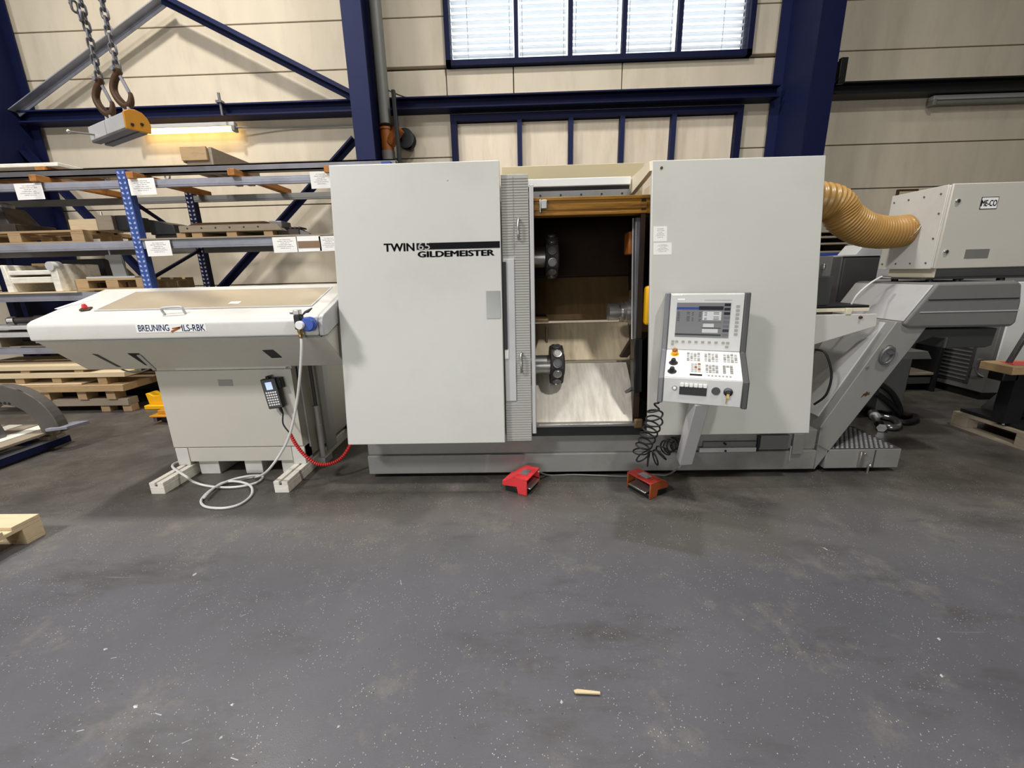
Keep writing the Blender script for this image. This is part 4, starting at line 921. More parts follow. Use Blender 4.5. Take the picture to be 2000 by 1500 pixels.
# pedestal
PXa, PXb, PYf, PYb = -2.745, -1.715, 2.97, 3.92
part('pedestal', MB().box(PXa, PXb, PYf + .01, PYb, .12, .896), MM['loader_beige'], ld, 0.004)
zs = P(450, 873, Y=PYf).z
part('front_panel', MB().box(PXa, PXb, PYf - .006, PYf + .01, zs + .004, .86), MM['loader_beige'], ld, 0.003)
part('lower_panel', MB().box(PXa + .11, PXb - .10, PYf - .004, PYf + .01, .122, zs - .003), MM['loader_beige'], ld, 0.003)
part('top_lip', MB().box(PXa + .18, PXb - .02, PYf - .03, PYf, .868, .894), MM['loader_white'], ld, 0.004)
part('top_lip', MB().box(PXa + .25, PXb + .03, PYf - .05, PYf - .03, .885, .897), MM['loader_white'], ld, 0.003)
a, b = P(428, 754, Y=PYf - .006), P(453, 741, Y=PYf - .006)
part('type_plate', MB().box(a.x, b.x, PYf - .008, PYf - .006, a.z, b.z), MM['plate_grey'], ld)
for x in (PXa + .05, PXb - .05):
    part('corner_leg', MB().box(x - .05, x + .05, PYf + .0, PYf + .11, .09, zs - .004), MM['loader_white'], ld, 0.004)
for x0 in (-2.735, -1.815):
    f = part('foot_beam', MB().box(x0, x0 + .105, 2.68, 3.98, .0, .062).box(x0, x0 + .042, 2.68, 3.98, .062, .09).box(x0 + .06, x0 + .105, 2.68, 3.98, .062, .09), MM['white_wood'], ld, 0.003)
    part('groove', MB().box(x0 + .042, x0 + .06, 2.681, 3.97, .0625, .066), MM['dark_grey'], f)
for x0, x1 in ((-2.60, -2.44), (-2.23, -2.09), (-1.93, -1.82)):
    part('fork_block', MB().box(x0, x1, 2.995, 3.9, .0, .12), MM['loader_white'], ld, 0.004)
rx = PXb + .028; y_ = rx / ((P(612, 760, Y=1.0) - CAM).x)
zt, zm, zb = 1.5 + (P(607, 716, Y=1) - CAM).z * y_, 1.5 + (P(621, 792, Y=1) - CAM).z * y_, .03
part('rod', MB().cyl((rx, y_, zm), (rx, y_, .9), .014, n=10), MM['dark_grey'], ld)
part('guide_tube', MB().lathe((rx, y_, .06), (rx, y_, zm), [(0, .022), (.62, .022), (.63, .017), (.97, .017), (.98, .026), (1, .026)], 14), MM['light_grey'], ld)
part('tube_foot', MB().box(rx - .03, rx + .04, y_ - .06, y_ + .08, .0, .06), MM['light_grey'], ld, 0.004)
part('channel', MB().box(PXb, PXb + .014, y_ - .14, y_ - .12, .2, .88).box(PXb, PXb + .014, y_ + .12, y_ + .3, .05, .88), MM['light_grey'], ld, 0.003)
part('side_slot', MB().box(PXb, PXb + .003, PYf + .06, PYf + .075, .72, .86), MM['black'], ld)
# air regulator on the lid's front
fr = onfront(588, 628)
rg = part('regulator_body', MB().box(fr.x - .018, fr.x + .022, LYF - .055, LYF, fr.z - .045, fr.z + .045), MM['black'], ld, 0.006)
part('valve_top', MB().box(fr.x - .02, fr.x + .02, LYF - .05, LYF - .01, fr.z + .045, fr.z + .075).cyl((fr.x - .045, LYF - .03, fr.z + .06), (fr.x - .02, LYF - .03, fr.z + .06), .012, n=10), MM['steel'], rg, 0.004)
g = onfront(594, 633)
part('pressure_gauge', MB().lathe((g.x + .006, LYF - .055, g.z), (g.x + .006, LYF - .08, g.z), [(0, .026), (.8, .026), (1, .023)], 20), MM['paper_white'], rg)
g = onfront(608, 632)
part('regulator_cap', MB().lathe((g.x, LYF, g.z), (g.x, LYF - .055, g.z), [(0, .02), (.2, .02), (.22, .045), (.85, .045), (1, .036)], 24), MM['blue_cap'], rg, label='blue regulator cap')
part('valve_lever', MB().tube([onfront(593, 616) - Vector((0, .02, 0)), onfront(600, 609) - Vector((0, .025, 0)), onfront(606, 607) - Vector((0, .03, 0)), onfront(614, 601) - Vector((0, .03, 0))], .006, 8, rs=[.004, .007, .010, .004]), MM['dark_grey'], rg)
part('hose_coupling', MB().lathe((fr.x + .0, LYF - .03, fr.z - .10), (fr.x + .0, LYF - .03, fr.z - .045), [(0, .012), (.3, .016), (.5, .012), (.7, .017), (1, .017)], 12), MM['brass'], rg)
# white air hose
hp = [(fr.x, LYF - .03, fr.z - .10), P(589, 680, Y=2.555), P(586, 730, Y=2.56), P(579, 790, Y=2.58), P(567, 845, Y=2.59), P(549, 884, Y=2.59), P(522, 920, Y=2.60)]
fl_ = [(500, 932), (470, 937), (440, 943), (412, 957), (395, 973), (394, 984), (408, 991), (440, 992), (470, 984), (490, 968), (492, 953), (480, 944), (455, 940), (430, 945), (406, 964)]
f2 = [(399, 972), (418, 953), (450, 938), (485, 930), (510, 929), (512, 934), (500, 943), (470, 950), (435, 952), (400, 948), (370, 937), (348, 922), (335, 913), (350, 908)]
zz = [.010 + .004 * min(i, 10) / 2 for i in range(len(fl_))]
hp += [P(x, y, Z=.010 + (.016 if 10 <= i else 0)) for i, (x, y) in enumerate(fl_)] + [P(x, y, Z=.012 if 3 < i else .03) for i, (x, y) in enumerate(f2[:-4])] + [P(376, 940, Z=.05), P(364, 931, Z=.100), P(350, 922, Z=.103), P(337, 912, Z=.103), P(341, 905, Z=.103), P(356, 900, Z=.103)]
solo('air_hose', MB().tube(smooth_path(hp, 8), 0.0085, 8), MM['hose_white'], 'white air hose hanging from the bar loader and looped on the floor', 'hose')
# hand-held keypad on the pedestal
HA = [P(509, 742, Y=2.905), P(538, 737, Y=2.905), P(551, 797, Y=2.905), P(524, 800, Y=2.905)]
hc = sum(HA, Vector()) / 4; hx = ((HA[1] - HA[0]) + (HA[2] - HA[3])).normalized(); hu = ((HA[0] - HA[3]) + (HA[1] - HA[2])).normalized(); hu = (hu - hx * hu.dot(hx)).normalized(); hn = hx.cross(hu)
hw, hh = (HA[1] - HA[0]).length / 2, (HA[0] - HA[3]).length / 2
hd_ = thing('hand_keypad', 'black handheld keypad with a lit blue screen hung on the pedestal', 'keypad', hc - hu * hh)
def hbx(mb, u0, u1, v0, v1, d0, d1):
    return mb.obox(hc + hx * hw * (u0 + u1) / 2 + hu * hh * (v0 + v1) / 2 + hn * (d0 + d1) / 2, hx * hw * (u1 - u0) / 2, hu * hh * (v1 - v0) / 2, hn * (d1 - d0) / 2)
part('case', hbx(MB(), -1, 1, -1, 1, -.035, 0), MM['black'], hd_, 0.006)
part('face_plate', hbx(MB(), -.9, .9, -.94, .94, 0, .001), MM['dark_grey'], hd_)
part('screen', hbx(MB(), -.45, .40, .28, .78, .001, .002), mat('screen_sky', (190, 208, 250), 0.2, emit=0.55), hd_, label='pale blue lit screen')
kk = MB()
for r in range(6):
    for c in range(5): hbx(kk, -.72 + .30 * c, -.52 + .30 * c, -.78 + .165 * r, -.68 + .165 * r, .001, .003)
part('key', kk, MM['paper_white'], hd_, kind='stuff')
part('holder', hbx(MB(), .6, 1.5, .25, .95, -.055, -.01).obox(hc + hu * hh * 1.05 + hn * -.02, hx * .012, hu * .014, hn * .02), MM['black_gloss'], hd_, 0.005)
part('cable_gland', MB().lathe(hc - hu * hh + hx * .02 - hn * .015, hc - hu * (hh + .05) + hx * .03 - hn * .015, [(0, .012), (.4, .012), (1, .006)], 10), MM['rubber'], hd_)
cb = smooth_path([hc - hu * (hh + .05) + hx * .03 - hn * .015, P(553, 828, Y=2.87), P(566, 846, Y=2.83)], 6)
red = smooth_path([P(566, 846, Y=2.83), P(578, 868, Y=2.82), P(596, 890, Y=2.81), P(620, 906, Y=2.83), P(648, 905, Y=2.87), P(670, 891, Y=2.93), P(686, 866, Y=3.0)], 26)
kc = thing('keypad_cable', 'red corrugated cable running from the handheld keypad to the machine', 'cable', red[0])
part('plain_lead', MB().tube(cb, .0055, 8), MM['rubber'], kc)
part('corrugated_sleeve', MB().tube(red, .012, 10, rs=[.0125 + .0028 * sin(i * 2 * pi / 4) for i in range(len(red))]), MM['red_hose'], kc)
# ---------------------------------------------------------------- pallet racking along the wall
RF, RB = 4.75, 5.66
rk = thing('pallet_rack', 'blue and grey pallet rack loaded with steel and timber', 'rack', (-4.2, 5.2, 0))
LV = [(2.482, 2.558), (1.862, 1.950), (1.322, 1.412), (0.715, 0.788)]
UX = (-7.0, -4.205, -1.38)
for z0, z1 in LV:
    for k in range(2):
        for Y in (RF - .022, RB - .022):
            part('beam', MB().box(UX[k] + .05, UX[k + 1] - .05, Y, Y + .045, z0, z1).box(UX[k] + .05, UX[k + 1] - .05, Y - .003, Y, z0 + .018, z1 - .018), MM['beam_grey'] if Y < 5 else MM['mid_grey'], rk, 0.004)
for x in UX:
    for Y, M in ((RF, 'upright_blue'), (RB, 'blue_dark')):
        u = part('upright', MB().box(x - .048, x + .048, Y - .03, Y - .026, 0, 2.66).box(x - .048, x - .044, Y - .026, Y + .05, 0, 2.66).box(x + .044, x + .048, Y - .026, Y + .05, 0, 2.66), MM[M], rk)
        if x == UX[1]:
            hl = MB(); z = .12; k = 0
            while z < 2.62:
                for s_ in (-1, 1):
                    sk = .008 * s_
                    hl.hexa([(x + s_ * .022 - .011, Y - .0315, z), (x + s_ * .022 + .011, Y - .0315, z), (x + s_ * .022 + .011, Y - .03, z), (x + s_ * .022 - .011, Y - .03, z), (x + s_ * .022 - .011 + sk, Y - .0315, z + .022), (x + s_ * .022 + .007 + sk, Y - .0315, z + .022), (x + s_ * .022 + .007 + sk, Y - .03, z + .022), (x + s_ * .022 - .011 + sk, Y - .03, z + .022)])
                z += .05
            part('slot', hl, MM['slot_blue'] if Y < 5 else MM['key_grey'], u, kind='stuff', smooth=False)
        part('base_plate', MB().box(x - .07, x + .07, Y - .06, Y + .08, 0, .008), MM['bare_steel'], rk)
    for za, zb_ in ((2.35, 1.95), (1.55, 1.90), (.75, .3)): part('frame_brace', MB().bar((x, RF + .05, za), (x, RB - .03, zb_), .03, .03), MM['blue_dark'], rk)
for k, px in enumerate((62, 253, 452, 641)):
    x = P(px, 345, Y=4.66).x
    part('timber_joist', MB().bar((x, 4.66, 2.592), (x + .02 * (k % 2), 5.78, 2.592), .075, .066), MM['wood_orange'], rk, 0.004)
for px, w in ((300, .07), (-140, .08)):
    pass
part('shelf_board', MB().box(UX[1] + .05, UX[2] - .05, RF - .05, RB + .05, 1.952, 1.968), MM['wood_grey'], rk, label='grey shelf board')
part('shelf_board', MB().box(UX[0] + .05, P(150, 568, Y=4.68).x, RF - .07, RB, 1.413, 1.428), MM['wood_pale'], rk, label='pale shelf board')
part('shelf_board', MB().box(UX[0] + .05, UX[1] - .05, RF + .05, RB, .79, .80), MM['wood_grey'], rk)
# paper notices on the beams
def notice(x0, x1, y0, y1, label, Y=RF - .048, tilt=0.0, M='printed_paper'):
    a, b = P(x0, y1, Y=Y), P(x1, y0, Y=Y)
    mb = MB().prism([(a.x + tilt, Y, a.z), (b.x, Y, a.z + .004), (b.x - tilt, Y, b.z), (a.x, Y, b.z - .002)], (0, -.002, 0))
    return solo('paper_notice', mb, MM[M], label, 'notice', group='paper notices on the rack beams')
notice(36, 80, 357, 391, 'white paper notice on the upper beam of the left rack bay')
notice(257, 300, 347, 382, 'white paper notice beside the top of the blue rack upright')
notice(609, 646, 334, 369, 'white paper notice on the upper beam next to the machine')
notice(290, 331, 469, 501, 'white paper notice beside the upright on the middle beam')
notice(536, 579, 462, 494, 'cream paper notice left of the brown striped card')
n = notice(582, 625, 460, 492, 'card with a broad brown stripe on the middle beam', M='paper_white')
a, b = P(583, 485, Y=RF - .051), P(624, 470, Y=RF - .051)
part('brown_stripe', MB().box(a.x, b.x, RF - .0515, RF - .0505, a.z, b.z), mat('brown_ink', (132, 108, 84), .8), n)
notice(626, 660, 460, 491, 'white paper notice on the middle beam next to the machine')
# generic builders --------------------------------------------------------------
def pallet(name, label, loc, rotz, L=1.2, W=0.8, M='wood', group=None, nb=5, H=0.144):
    t = thing(name, label, 'pallet', loc, group=group, rotz=rotz)
    wd = [0.145, 0.10, 0.145, 0.10, 0.145] if nb == 5 else [W / nb * .8] * nb
    gap = (W - sum(wd)) / (len(wd) - 1); y = -W / 2; src = {}
    for w_ in wd:
        part('plank', MB().box(-L / 2, L / 2, y, y + w_, H - .022, H), MM[M], t, 0.002, local=True); y += w_ + gap
    for x in (-L / 2, -.0725, L / 2 - .145):
        part('cross_board', MB().box(x, x + .145, -W / 2, W / 2, H - .044, H - .0225), MM[M], t, 0.002, local=True)
    for y in (-W / 2, -.0725, W / 2 - .1):
        w_ = .145 if abs(y + .0725) < .001 else .1
        part('skid_board', MB().box(-L / 2, L / 2, y, y + w_, 0, .022), MM[M], t, 0.002, local=True)
        for x in (-L / 2, -.0725, L / 2 - .145):
            if src.get(w_) is None:
                src[w_] = part('block', MB().box(-.0725, .0725, -w_ / 2, w_ / 2, .0225, H - .0445), MM[M], t, 0.002, local=True); src[w_].location = (x + .0725, y + w_ / 2, 0)
            else:
                share(src[w_], 'block', t, Matrix.Translation((x + .0725, y + w_ / 2, 0)))
    return t
def block(name, x0, x1, y0, y1, Y, d, M, label, cat, bevel=0.006, group=None, z0=None):
    a, b = P(x0, y1, Y=Y), P(x1, y0, Y=Y)
    if z0 is not None: a.z = z0
    return solo(name, MB().box(a.x, b.x, Y, Y + d, a.z, b.z), MM[M], label, cat, group, bevel)
# top of the rack
xb0, xb1 = -7.6, -1.3
zb = 2.627
sb = thing('steel_section', 'long grey steel section lying on the timber joists of the rack', 'steel section', (-4.4, 4.86, zb))
part('web', MB().box(xb0, xb1, 4.80, 4.815, zb, zb + .072), MM['bare_steel'], sb); part('flange', MB().box(xb0, xb1, 4.80, 4.90, zb + .06, zb + .072), MM['beam_grey'], sb); part('flange', MB().box(xb0, xb1, 4.80, 4.90, zb, zb + .012), MM['bare_steel'], sb)
a, b = P(0, 330, Y=4.95), P(118, 322, Y=4.95)
wb_ = thing('white_crate_lid', 'white painted board crate lid resting on the rack top', 'board', (a.x - .4, 5.25, zb + .072))
z0 = zb + .075
part('board', MB().box(a.x - 1.0, b.x, 4.92, 5.3, z0 + .062, z0 + .10), MM['white_wood'], wb_, 0.004)
part('board', MB().box(a.x - 1.0, b.x + .14, 5.31, 5.66, z0 + .064, z0 + .095), MM['white_wood'], wb_, 0.004)
for x in (b.x - .25, b.x - 1.2): part('batten', MB().box(x, x + .11, 4.9, 5.62, z0, z0 + .061), MM['wood_orange'], wb_, 0.004)
a, b = P(356, 323, Y=5.05), P(408, 287, Y=5.05)
wc = thing('wooden_box', 'weathered wooden box sitting on top of the rack', 'box', ((a.x + b.x) / 2, 5.4, zb + .072))
z0 = zb + .073
for x in (a.x + .08, b.x - .1): part('batten', MB().box(x - .03, x + .05, 5.06, 5.9, z0, z0 + .035), MM['wood_grey'], wc, 0.003)
part('box_body', MB().box(a.x + .05, b.x - .01, 5.06, 5.92, z0 + .036, z0 + .235), MM['wood_grey'], wc, 0.005)
part('front_board', MB().box(a.x + .02, b.x - .03, 5.03, 5.058, z0 + .105, z0 + .245), MM['wood'], wc, 0.004)
part('side_board', MB().box(b.x - .008, b.x + .02, 5.05, 5.92, z0 + .05, z0 + .24), MM['wood_grey'], wc, 0.004)
part('side_board', MB().box(a.x + .02, a.x + .048, 5.05, 5.92, z0 + .09, z0 + .24), MM['wood_grey'], wc, 0.004)
for i, (px, py) in enumerate(((322, 322), (204, 328))):
    p = P(px, py, Y=5.4); ring = [(p.x + .03 * cos(k * pi / 8), 5.4, zb + .11 + .035 * sin(k * pi / 8)) for k in range(16)]
    solo('eye_bolt', MB().tube(ring, .009, 6, closed=True).cyl((p.x, 5.4, zb + .0), (p.x, 5.4, zb + .076), .009, n=8), MM['bare_steel'], ('small eye bolt standing on the rack top left of the wooden box', 'small eye bolt standing on the rack top left of the upright')[i], 'eye bolt', group='eye bolts on the rack top')
# middle level, left bay
z2 = 1.952
pA = P(0, 470, Y=4.85)
p2 = pallet('pallet', 'pale wooden pallet carrying boxes on the middle shelf of the left bay', (P(100, 470, Y=5.15).x - .05, 5.22, z2), 0, L=1.6, W=.8, M='wood', nb=4, H=.14)
block('cardboard_box', 138, 186, 427, 450, 4.95, .32, 'wood_pale', 'pale beige box on the pallet of the middle shelf', 'box', z0=z2 + .141)
block('metal_box', 192, 216, 420, 447, 4.95, .26, 'wood_grey', 'grey metal box with a top stud beside the pale beige box', 'box', z0=z2 + .141)
zm_ = P(200, 420, Y=4.95).z; p = P(198, 419, Y=5.05); solo('stud', MB().cyl((p.x, 5.05, zm_), (p.x, 5.05, zm_ + .05), .012, n=8), MM['steel'], 'small steel stud standing on the grey metal box', 'stud')
block('black_crate', 226, 246, 420, 448, 5.0, .3, 'black', 'black crate right of the grey metal box', 'crate', z0=z2 + .141)
block('grey_board', 60, 125, 451, 459, 4.86, .3, 'white_wood', 'pale grey board lying on the middle shelf pallet', 'board', z0=z2 + .141)
mc = P(20, 440, Y=5.1)
tm = thing('dark_casting', 'dark machine casting standing on the left end of the middle shelf', 'casting', (mc.x, 5.2, z2 + .145))
zq = z2 + .146
part('foot', MB().box(mc.x - .4, mc.x + .17, 5.0, 5.45, zq, zq + .10), MM['cast_iron'], tm, 0.01)
part('column', MB().hexa([(mc.x - .3, 5.05, zq + .1), (mc.x + .05, 5.05, zq + .1), (mc.x + .05, 5.4, zq + .1), (mc.x - .3, 5.4, zq + .1), (mc.x - .25, 5.1, zq + .3), (mc.x - .05, 5.1, zq + .3), (mc.x - .05, 5.35, zq + .3), (mc.x - .25, 5.35, zq + .3)]), MM['cast_iron'], tm, 0.01)
part('cap', MB().lathe((mc.x - .15, 5.22, zq + .3), (mc.x - .15, 5.22, zq + .36), [(0, .09), (.6, .09), (1, .05)], 16), MM['bare_steel'], tm)
# middle level, right bay
zs2 = 1.969
for i, (x0, x1) in enumerate(((375, 393), (443, 461), (516, 532), (345, 360))):
    a, b = P(x0, 461, Y=4.86), P(x1, 450, Y=4.86)
    solo('support_block', MB().box(a.x, b.x, 4.86, 5.4, zs2, zs2 + .062), MM['wood'], ('first', 'second', 'third', 'hindmost')[i] + ' wooden support block under the long steel slab, counted from the left' if i < 3 else 'small wooden block by the left end of the long steel slab', 'wood block', group='blocks under the steel slab', bevel=.004)
a, b = P(349, 448, Y=4.84), P(540, 434, Y=4.84)
sl_ = thing('steel_slab', 'long drilled steel slab on wooden blocks in the right rack bay', 'steel slab', ((a.x + b.x) / 2, 5.1, zs2 + .063))
part('slab_body', MB().hexa([(a.x, 4.84, zs2 + .064), (b.x + .05, 4.84, zs2 + .064), (b.x + .05, 5.5, zs2 + .064), (a.x, 5.5, zs2 + .064), (a.x, 4.84, zs2 + .135), (b.x, 4.84, zs2 + .135), (b.x - .05, 5.5, zs2 + .145), (a.x + .05, 5.5, zs2 + .145)]), MM['wood_grey'], sl_, 0.006)
part('rusty_top', MB().hexa([(a.x + .05, 4.9, zs2 + .137), (b.x - .08, 4.9, zs2 + .137), (b.x - .08, 5.45, zs2 + .145), (a.x + .05, 5.45, zs2 + .145), (a.x + .1, 4.95, zs2 + .175), (b.x - .2, 4.95, zs2 + .175), (b.x - .2, 5.4, zs2 + .18), (a.x + .1, 5.4, zs2 + .18)]), MM['rusty'], sl_, 0.006)
for k in range(6):
    x = a.x + .1 + k * .16; part('bore', MB().cyl((x, 4.836, zs2 + .105), (x, 4.845, zs2 + .105), .009, n=8), MM['black'], sl_)
block('steel_offcut', 527, 549, 431, 444, 4.88, .2, 'bare_steel', 'small grey steel offcut at the right end of the slab', 'offcut')
a, b = P(536, 455, Y=4.95), P(592, 439, Y=4.95)
tb = thing('toothed_bar', 'dark toothed bar lying right of the long steel slab', 'bar', ((a.x + b.x) / 2, 5.05, zs2))
part('bar_body', MB().box(a.x, b.x - .06, 4.95, 5.1, zs2, zs2 + .085), MM['cast_iron'], tb, 0.006)
for k in range(6): part('tooth', MB().box(a.x + .03 + k * .05, a.x + .055 + k * .05, 4.95, 5.1, zs2 + .086, zs2 + .105), MM['cast_iron'], tb, .003)
part('tip', MB().hexa([(b.x - .06, 4.97, zs2 + .01), (b.x + .03, 5.0, zs2 + .01), (b.x + .03, 5.05, zs2 + .01), (b.x - .06, 5.08, zs2 + .01), (b.x - .06, 4.97, zs2 + .08), (b.x + .03, 5.0, zs2 + .04), (b.x + .03, 5.05, zs2 + .04), (b.x - .06, 5.08, zs2 + .08)]), MM['bare_steel'], tb)
a, b = P(296, 462, Y=4.9), P(338, 426, Y=4.9)
db = thing('black_block', 'black tapered steel block behind the upright on the middle shelf', 'steel block', ((a.x + b.x) / 2, 5.1, zs2))
part('block_body', MB().hexa([(a.x, 4.9, zs2 + .055), (b.x, 4.9, zs2 + .055), (b.x, 5.4, zs2 + .055), (a.x, 5.4, zs2 + .055), (a.x, 4.9, zs2 + .22), (b.x - .02, 4.9, zs2 + .16), (b.x - .05, 5.4, zs2 + .16), (a.x, 5.4, zs2 + .22)]), MM['black'], db, 0.008)
part('runner', MB().box(a.x, b.x + .01, 4.95, 5.05, zs2, zs2 + .054).box(a.x, b.x + .01, 5.25, 5.35, zs2, zs2 + .054), MM['dark_grey'], db, 0.004)
# lower level, left bay: pale bench-like casting, pallet with bracket
z3 = 1.429
def bq(x, y, Y=4.72): return P(x, y, Y=Y)
bc = thing('pale_casting', 'pale grey bench shaped casting with two slanted legs on the lower shelf', 'casting', (bq(60, 565).x, 4.9, z3))
def leg_(x0, x1, x2, x3, yt):
    t0, t1 = bq(x0, yt), bq(x1, yt); b0, b1 = bq(x2, 566), bq(x3, 566)
    return MB().prism([(b0.x, 4.72, z3), (b1.x, 4.72, z3), (t1.x, 4.72, t1.z), (t0.x, 4.72, t0.z)], (0, .5, 0))
part('leg', leg_(-2, 6, 14, 27, 518), MM['white_wood'], bc, 0.008); part('leg', leg_(92, 106, 108, 122, 515), MM['white_wood'], bc, 0.008)
for x0, x1, y0, y1, M in ((16, 104, 527, 538, 'white_wood'), (22, 108, 540, 554, 'wood_pale')):
    a, b = bq(x0, y1, 4.74), bq(x1, y0, 4.74); part('cross_rail', MB().box(a.x, b.x, 4.74, 5.1, a.z, b.z), MM['white_wood'], bc, 0.008)
a = bq(100, 520); part('boss', MB().lathe((a.x, 4.70, a.z), (a.x, 4.8, a.z), [(0, .05), (1, .055)], 16), MM['light_grey'], bc)
block('beam_offcut', 64, 92, 514, 526, 5.25, .3, 'wood', 'brown wooden beam end behind the pale bench shaped casting', 'beam', .004)
p3 = pallet('pallet', 'small pale pallet on the lower shelf left of the blue upright', (P(150, 560, Y=4.87).x + .43, 5.22, z3), 0, L=.86, W=.7, M='wood', nb=4, H=.13)
a, b = P(172, 545, Y=4.9), P(266, 541, Y=4.9)
solo('steel_flat', MB().box(a.x, b.x, 4.88, 5.1, z3 + .131, z3 + .152), MM['light_grey'], 'light grey steel flat lying on the lower shelf pallet', 'steel flat', bevel=.003)
a, b = P(217, 543, Y=4.94), P(243, 505, Y=4.94)
br_ = thing('angle_bracket', 'grey upright bracket standing on the lower shelf pallet', 'bracket', ((a.x + b.x) / 2, 4.9, z3 + .153))
zz = z3 + .153
part('plate', MB().prism([(a.x + .05, 4.92, zz), (b.x, 4.92, zz), (b.x - .03, 4.92, zz + .24), (a.x + .02, 4.92, zz + .24), (a.x, 4.92, zz + .20), (a.x + .04, 4.92, zz + .18)], (0, .03, 0)), MM['grey_paint'], br_, .004)
part('rib', MB().prism([(a.x + .09, 4.95, zz), (a.x + .09, 5.15, zz), (a.x + .09, 4.95, zz + .2)], (.02, 0, 0)), MM['grey_paint'], br_)
part('pin', MB().cyl((a.x + .06, 4.94, zz + .24), (a.x + .06, 4.94, zz + .29), .01, n=8), MM['bare_steel'], br_)
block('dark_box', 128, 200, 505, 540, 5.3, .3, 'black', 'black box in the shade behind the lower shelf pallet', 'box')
# bottom level: sections, round bar and the timber stack below
for k, (y0, y1) in enumerate(((636, 646), (649, 661))):
    a, b = P(-60, y1, Y=4.7), P(56, y0, Y=4.7)
    solo('steel_channel', MB().box(-6.9, -5.2, 4.70, 4.98, a.z, b.z - .012).box(-6.9, -5.2, 4.71, 4.97, b.z - .012, b.z), MM['light_grey'], ('upper of two pale steel channels on the bottom shelf', 'lower of two pale steel channels on the bottom shelf')[k], 'channel', group='pale channels on the bottom shelf', bevel=.004)
a = P(30, 661, Y=4.7)
for x, l_ in ((-6.2, 'left wooden spacer under the pale channels on the bottom shelf'), (-5.4, 'right wooden spacer under the pale channels on the bottom shelf')): solo('spacer_block', MB().box(x - .06, x + .06, 4.72, 4.95, .801, a.z), MM['wood_grey'], l_, 'wood block', group='spacers under the channels', bevel=.004)
a = P(12, 628, Y=4.72); b = P(47, 618, Y=4.95); zc = P(30, 636, Y=4.7).z + .052
tl_ = thing('round_tool', 'dark round tool with a bright steel end on the pale channels', 'tool', (a.x, 4.8, zc - .05))
part('steel_end', MB().lathe((a.x, 4.73, zc), (a.x + .06, 4.76, zc), [(0, .02), (.2, .045), (1, .05)], 16), MM['steel'], tl_)
part('shank', MB().lathe((a.x + .06, 4.76, zc), (a.x + .42, 4.93, zc), [(0, .035), (.4, .035), (.45, .05), (1, .05)], 14), MM['cast_iron'], tl_)
bd = [(.535, .590, -6.7, -5.05, 4.62, 5.3, 'wood_pale'), (.442, .502, -6.6, P(243, 732, Y=4.62).x, 4.62, 4.85, 'wood_pale'), (.272, .352, -6.6, P(243, 757, Y=4.62).x, 4.60, 5.5, 'wood'), (.355, .374, -6.6, -5.2, 4.62, 5.2, 'wood_pale'), (.08, .165, -6.5, P(251, 788, Y=4.66).x, 4.66, 4.80, 'wood_grey')]
nm = ('thick pale plank at the top of the timber stack below the rack', 'second plank of the timber stack, sawn white at its end', 'wide thick plank in the middle of the timber stack', 'thin pale board on the wide plank of the timber stack', 'lowest grey plank of the timber stack near the floor')
for (z0, z1, x0, x1, y0, y1, M), l_ in zip(bd, nm): solo('timber_plank', MB().box(x0, x1, y0, y1, z0, z1), MM[M], l_, 'plank', group='planks in the timber stack', bevel=.004)
sp_ = [(-5.85, .502, .535), (-5.2, .502, .535), (-5.95, .374, .442), (-5.5, .374, .442), (-4.95, .352, .442), (-5.25, .165, .272), (-4.9, .165, .272), (-5.7, .165, .272), (-5.05, 0, .08), (-6.0, 0, .08), (-4.78, 0, .08)]
ls_ = ('hindmost left spacer under the top plank of the timber stack', 'right spacer under the top plank of the timber stack', 'left spacer between the thin board and second plank', 'middle spacer between the thin board and second plank', 'right spacer beneath the sawn end of the second plank', 'middle spacer beneath the wide thick plank', 'right spacer beneath the wide thick plank', 'left spacer beneath the wide thick plank', 'middle floor spacer beneath the lowest grey plank', 'left floor spacer beneath the lowest grey plank', 'right floor spacer at the end of the lowest grey plank')
for (x, z0, z1), l_ in zip(sp_, ls_): solo('spacer', MB().box(x - .06, x + .05, 4.64 + (.04 if z0 < .1 else 0), 4.78, z0, z1), MM['wood'], l_, 'wood block', group='spacers in the timber stack', bevel=.003)
# the dark back of the bottom bay
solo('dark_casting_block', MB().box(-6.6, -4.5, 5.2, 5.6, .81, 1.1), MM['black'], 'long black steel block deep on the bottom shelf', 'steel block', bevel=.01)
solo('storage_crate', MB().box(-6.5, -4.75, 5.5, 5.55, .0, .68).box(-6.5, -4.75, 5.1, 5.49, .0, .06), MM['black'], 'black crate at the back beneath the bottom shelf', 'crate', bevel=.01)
# ---------------------------------------------------------------- lifting magnet on two chains
N0 = Vector((-2.562, 3.0, 2.476)); A_ = Vector((-.893, .45, 0)); B_ = Vector((.45, .893, 0)); ML, MW, MH = .547, .125, .10
def mp(a, b, z): return N0 + A_ * a + B_ * b + Vector((0, 0, z))
lm = thing('lifting_magnet', 'silver lifting magnet with a yellow end plate hanging from two hooks', 'lifting magnet', mp(ML / 2, MW / 2, 0))
def mbox(mb, a0, a1, b0, b1, z0, z1): return mb.hexa([mp(a0, b0, z0), mp(a1, b0, z0), mp(a1, b1, z0), mp(a0, b1, z0), mp(a0, b0, z1), mp(a1, b0, z1), mp(a1, b1, z1), mp(a0, b1, z1)])
part('body', mbox(MB(), 0, ML * .52, 0, MW, .012, MH), MM['grey_paint'] if False else MM['light_grey'], lm, 0.004)
part('body', mbox(MB(), ML * .53, ML, 0, MW, .012, MH), MM['light_grey'], lm, 0.004)
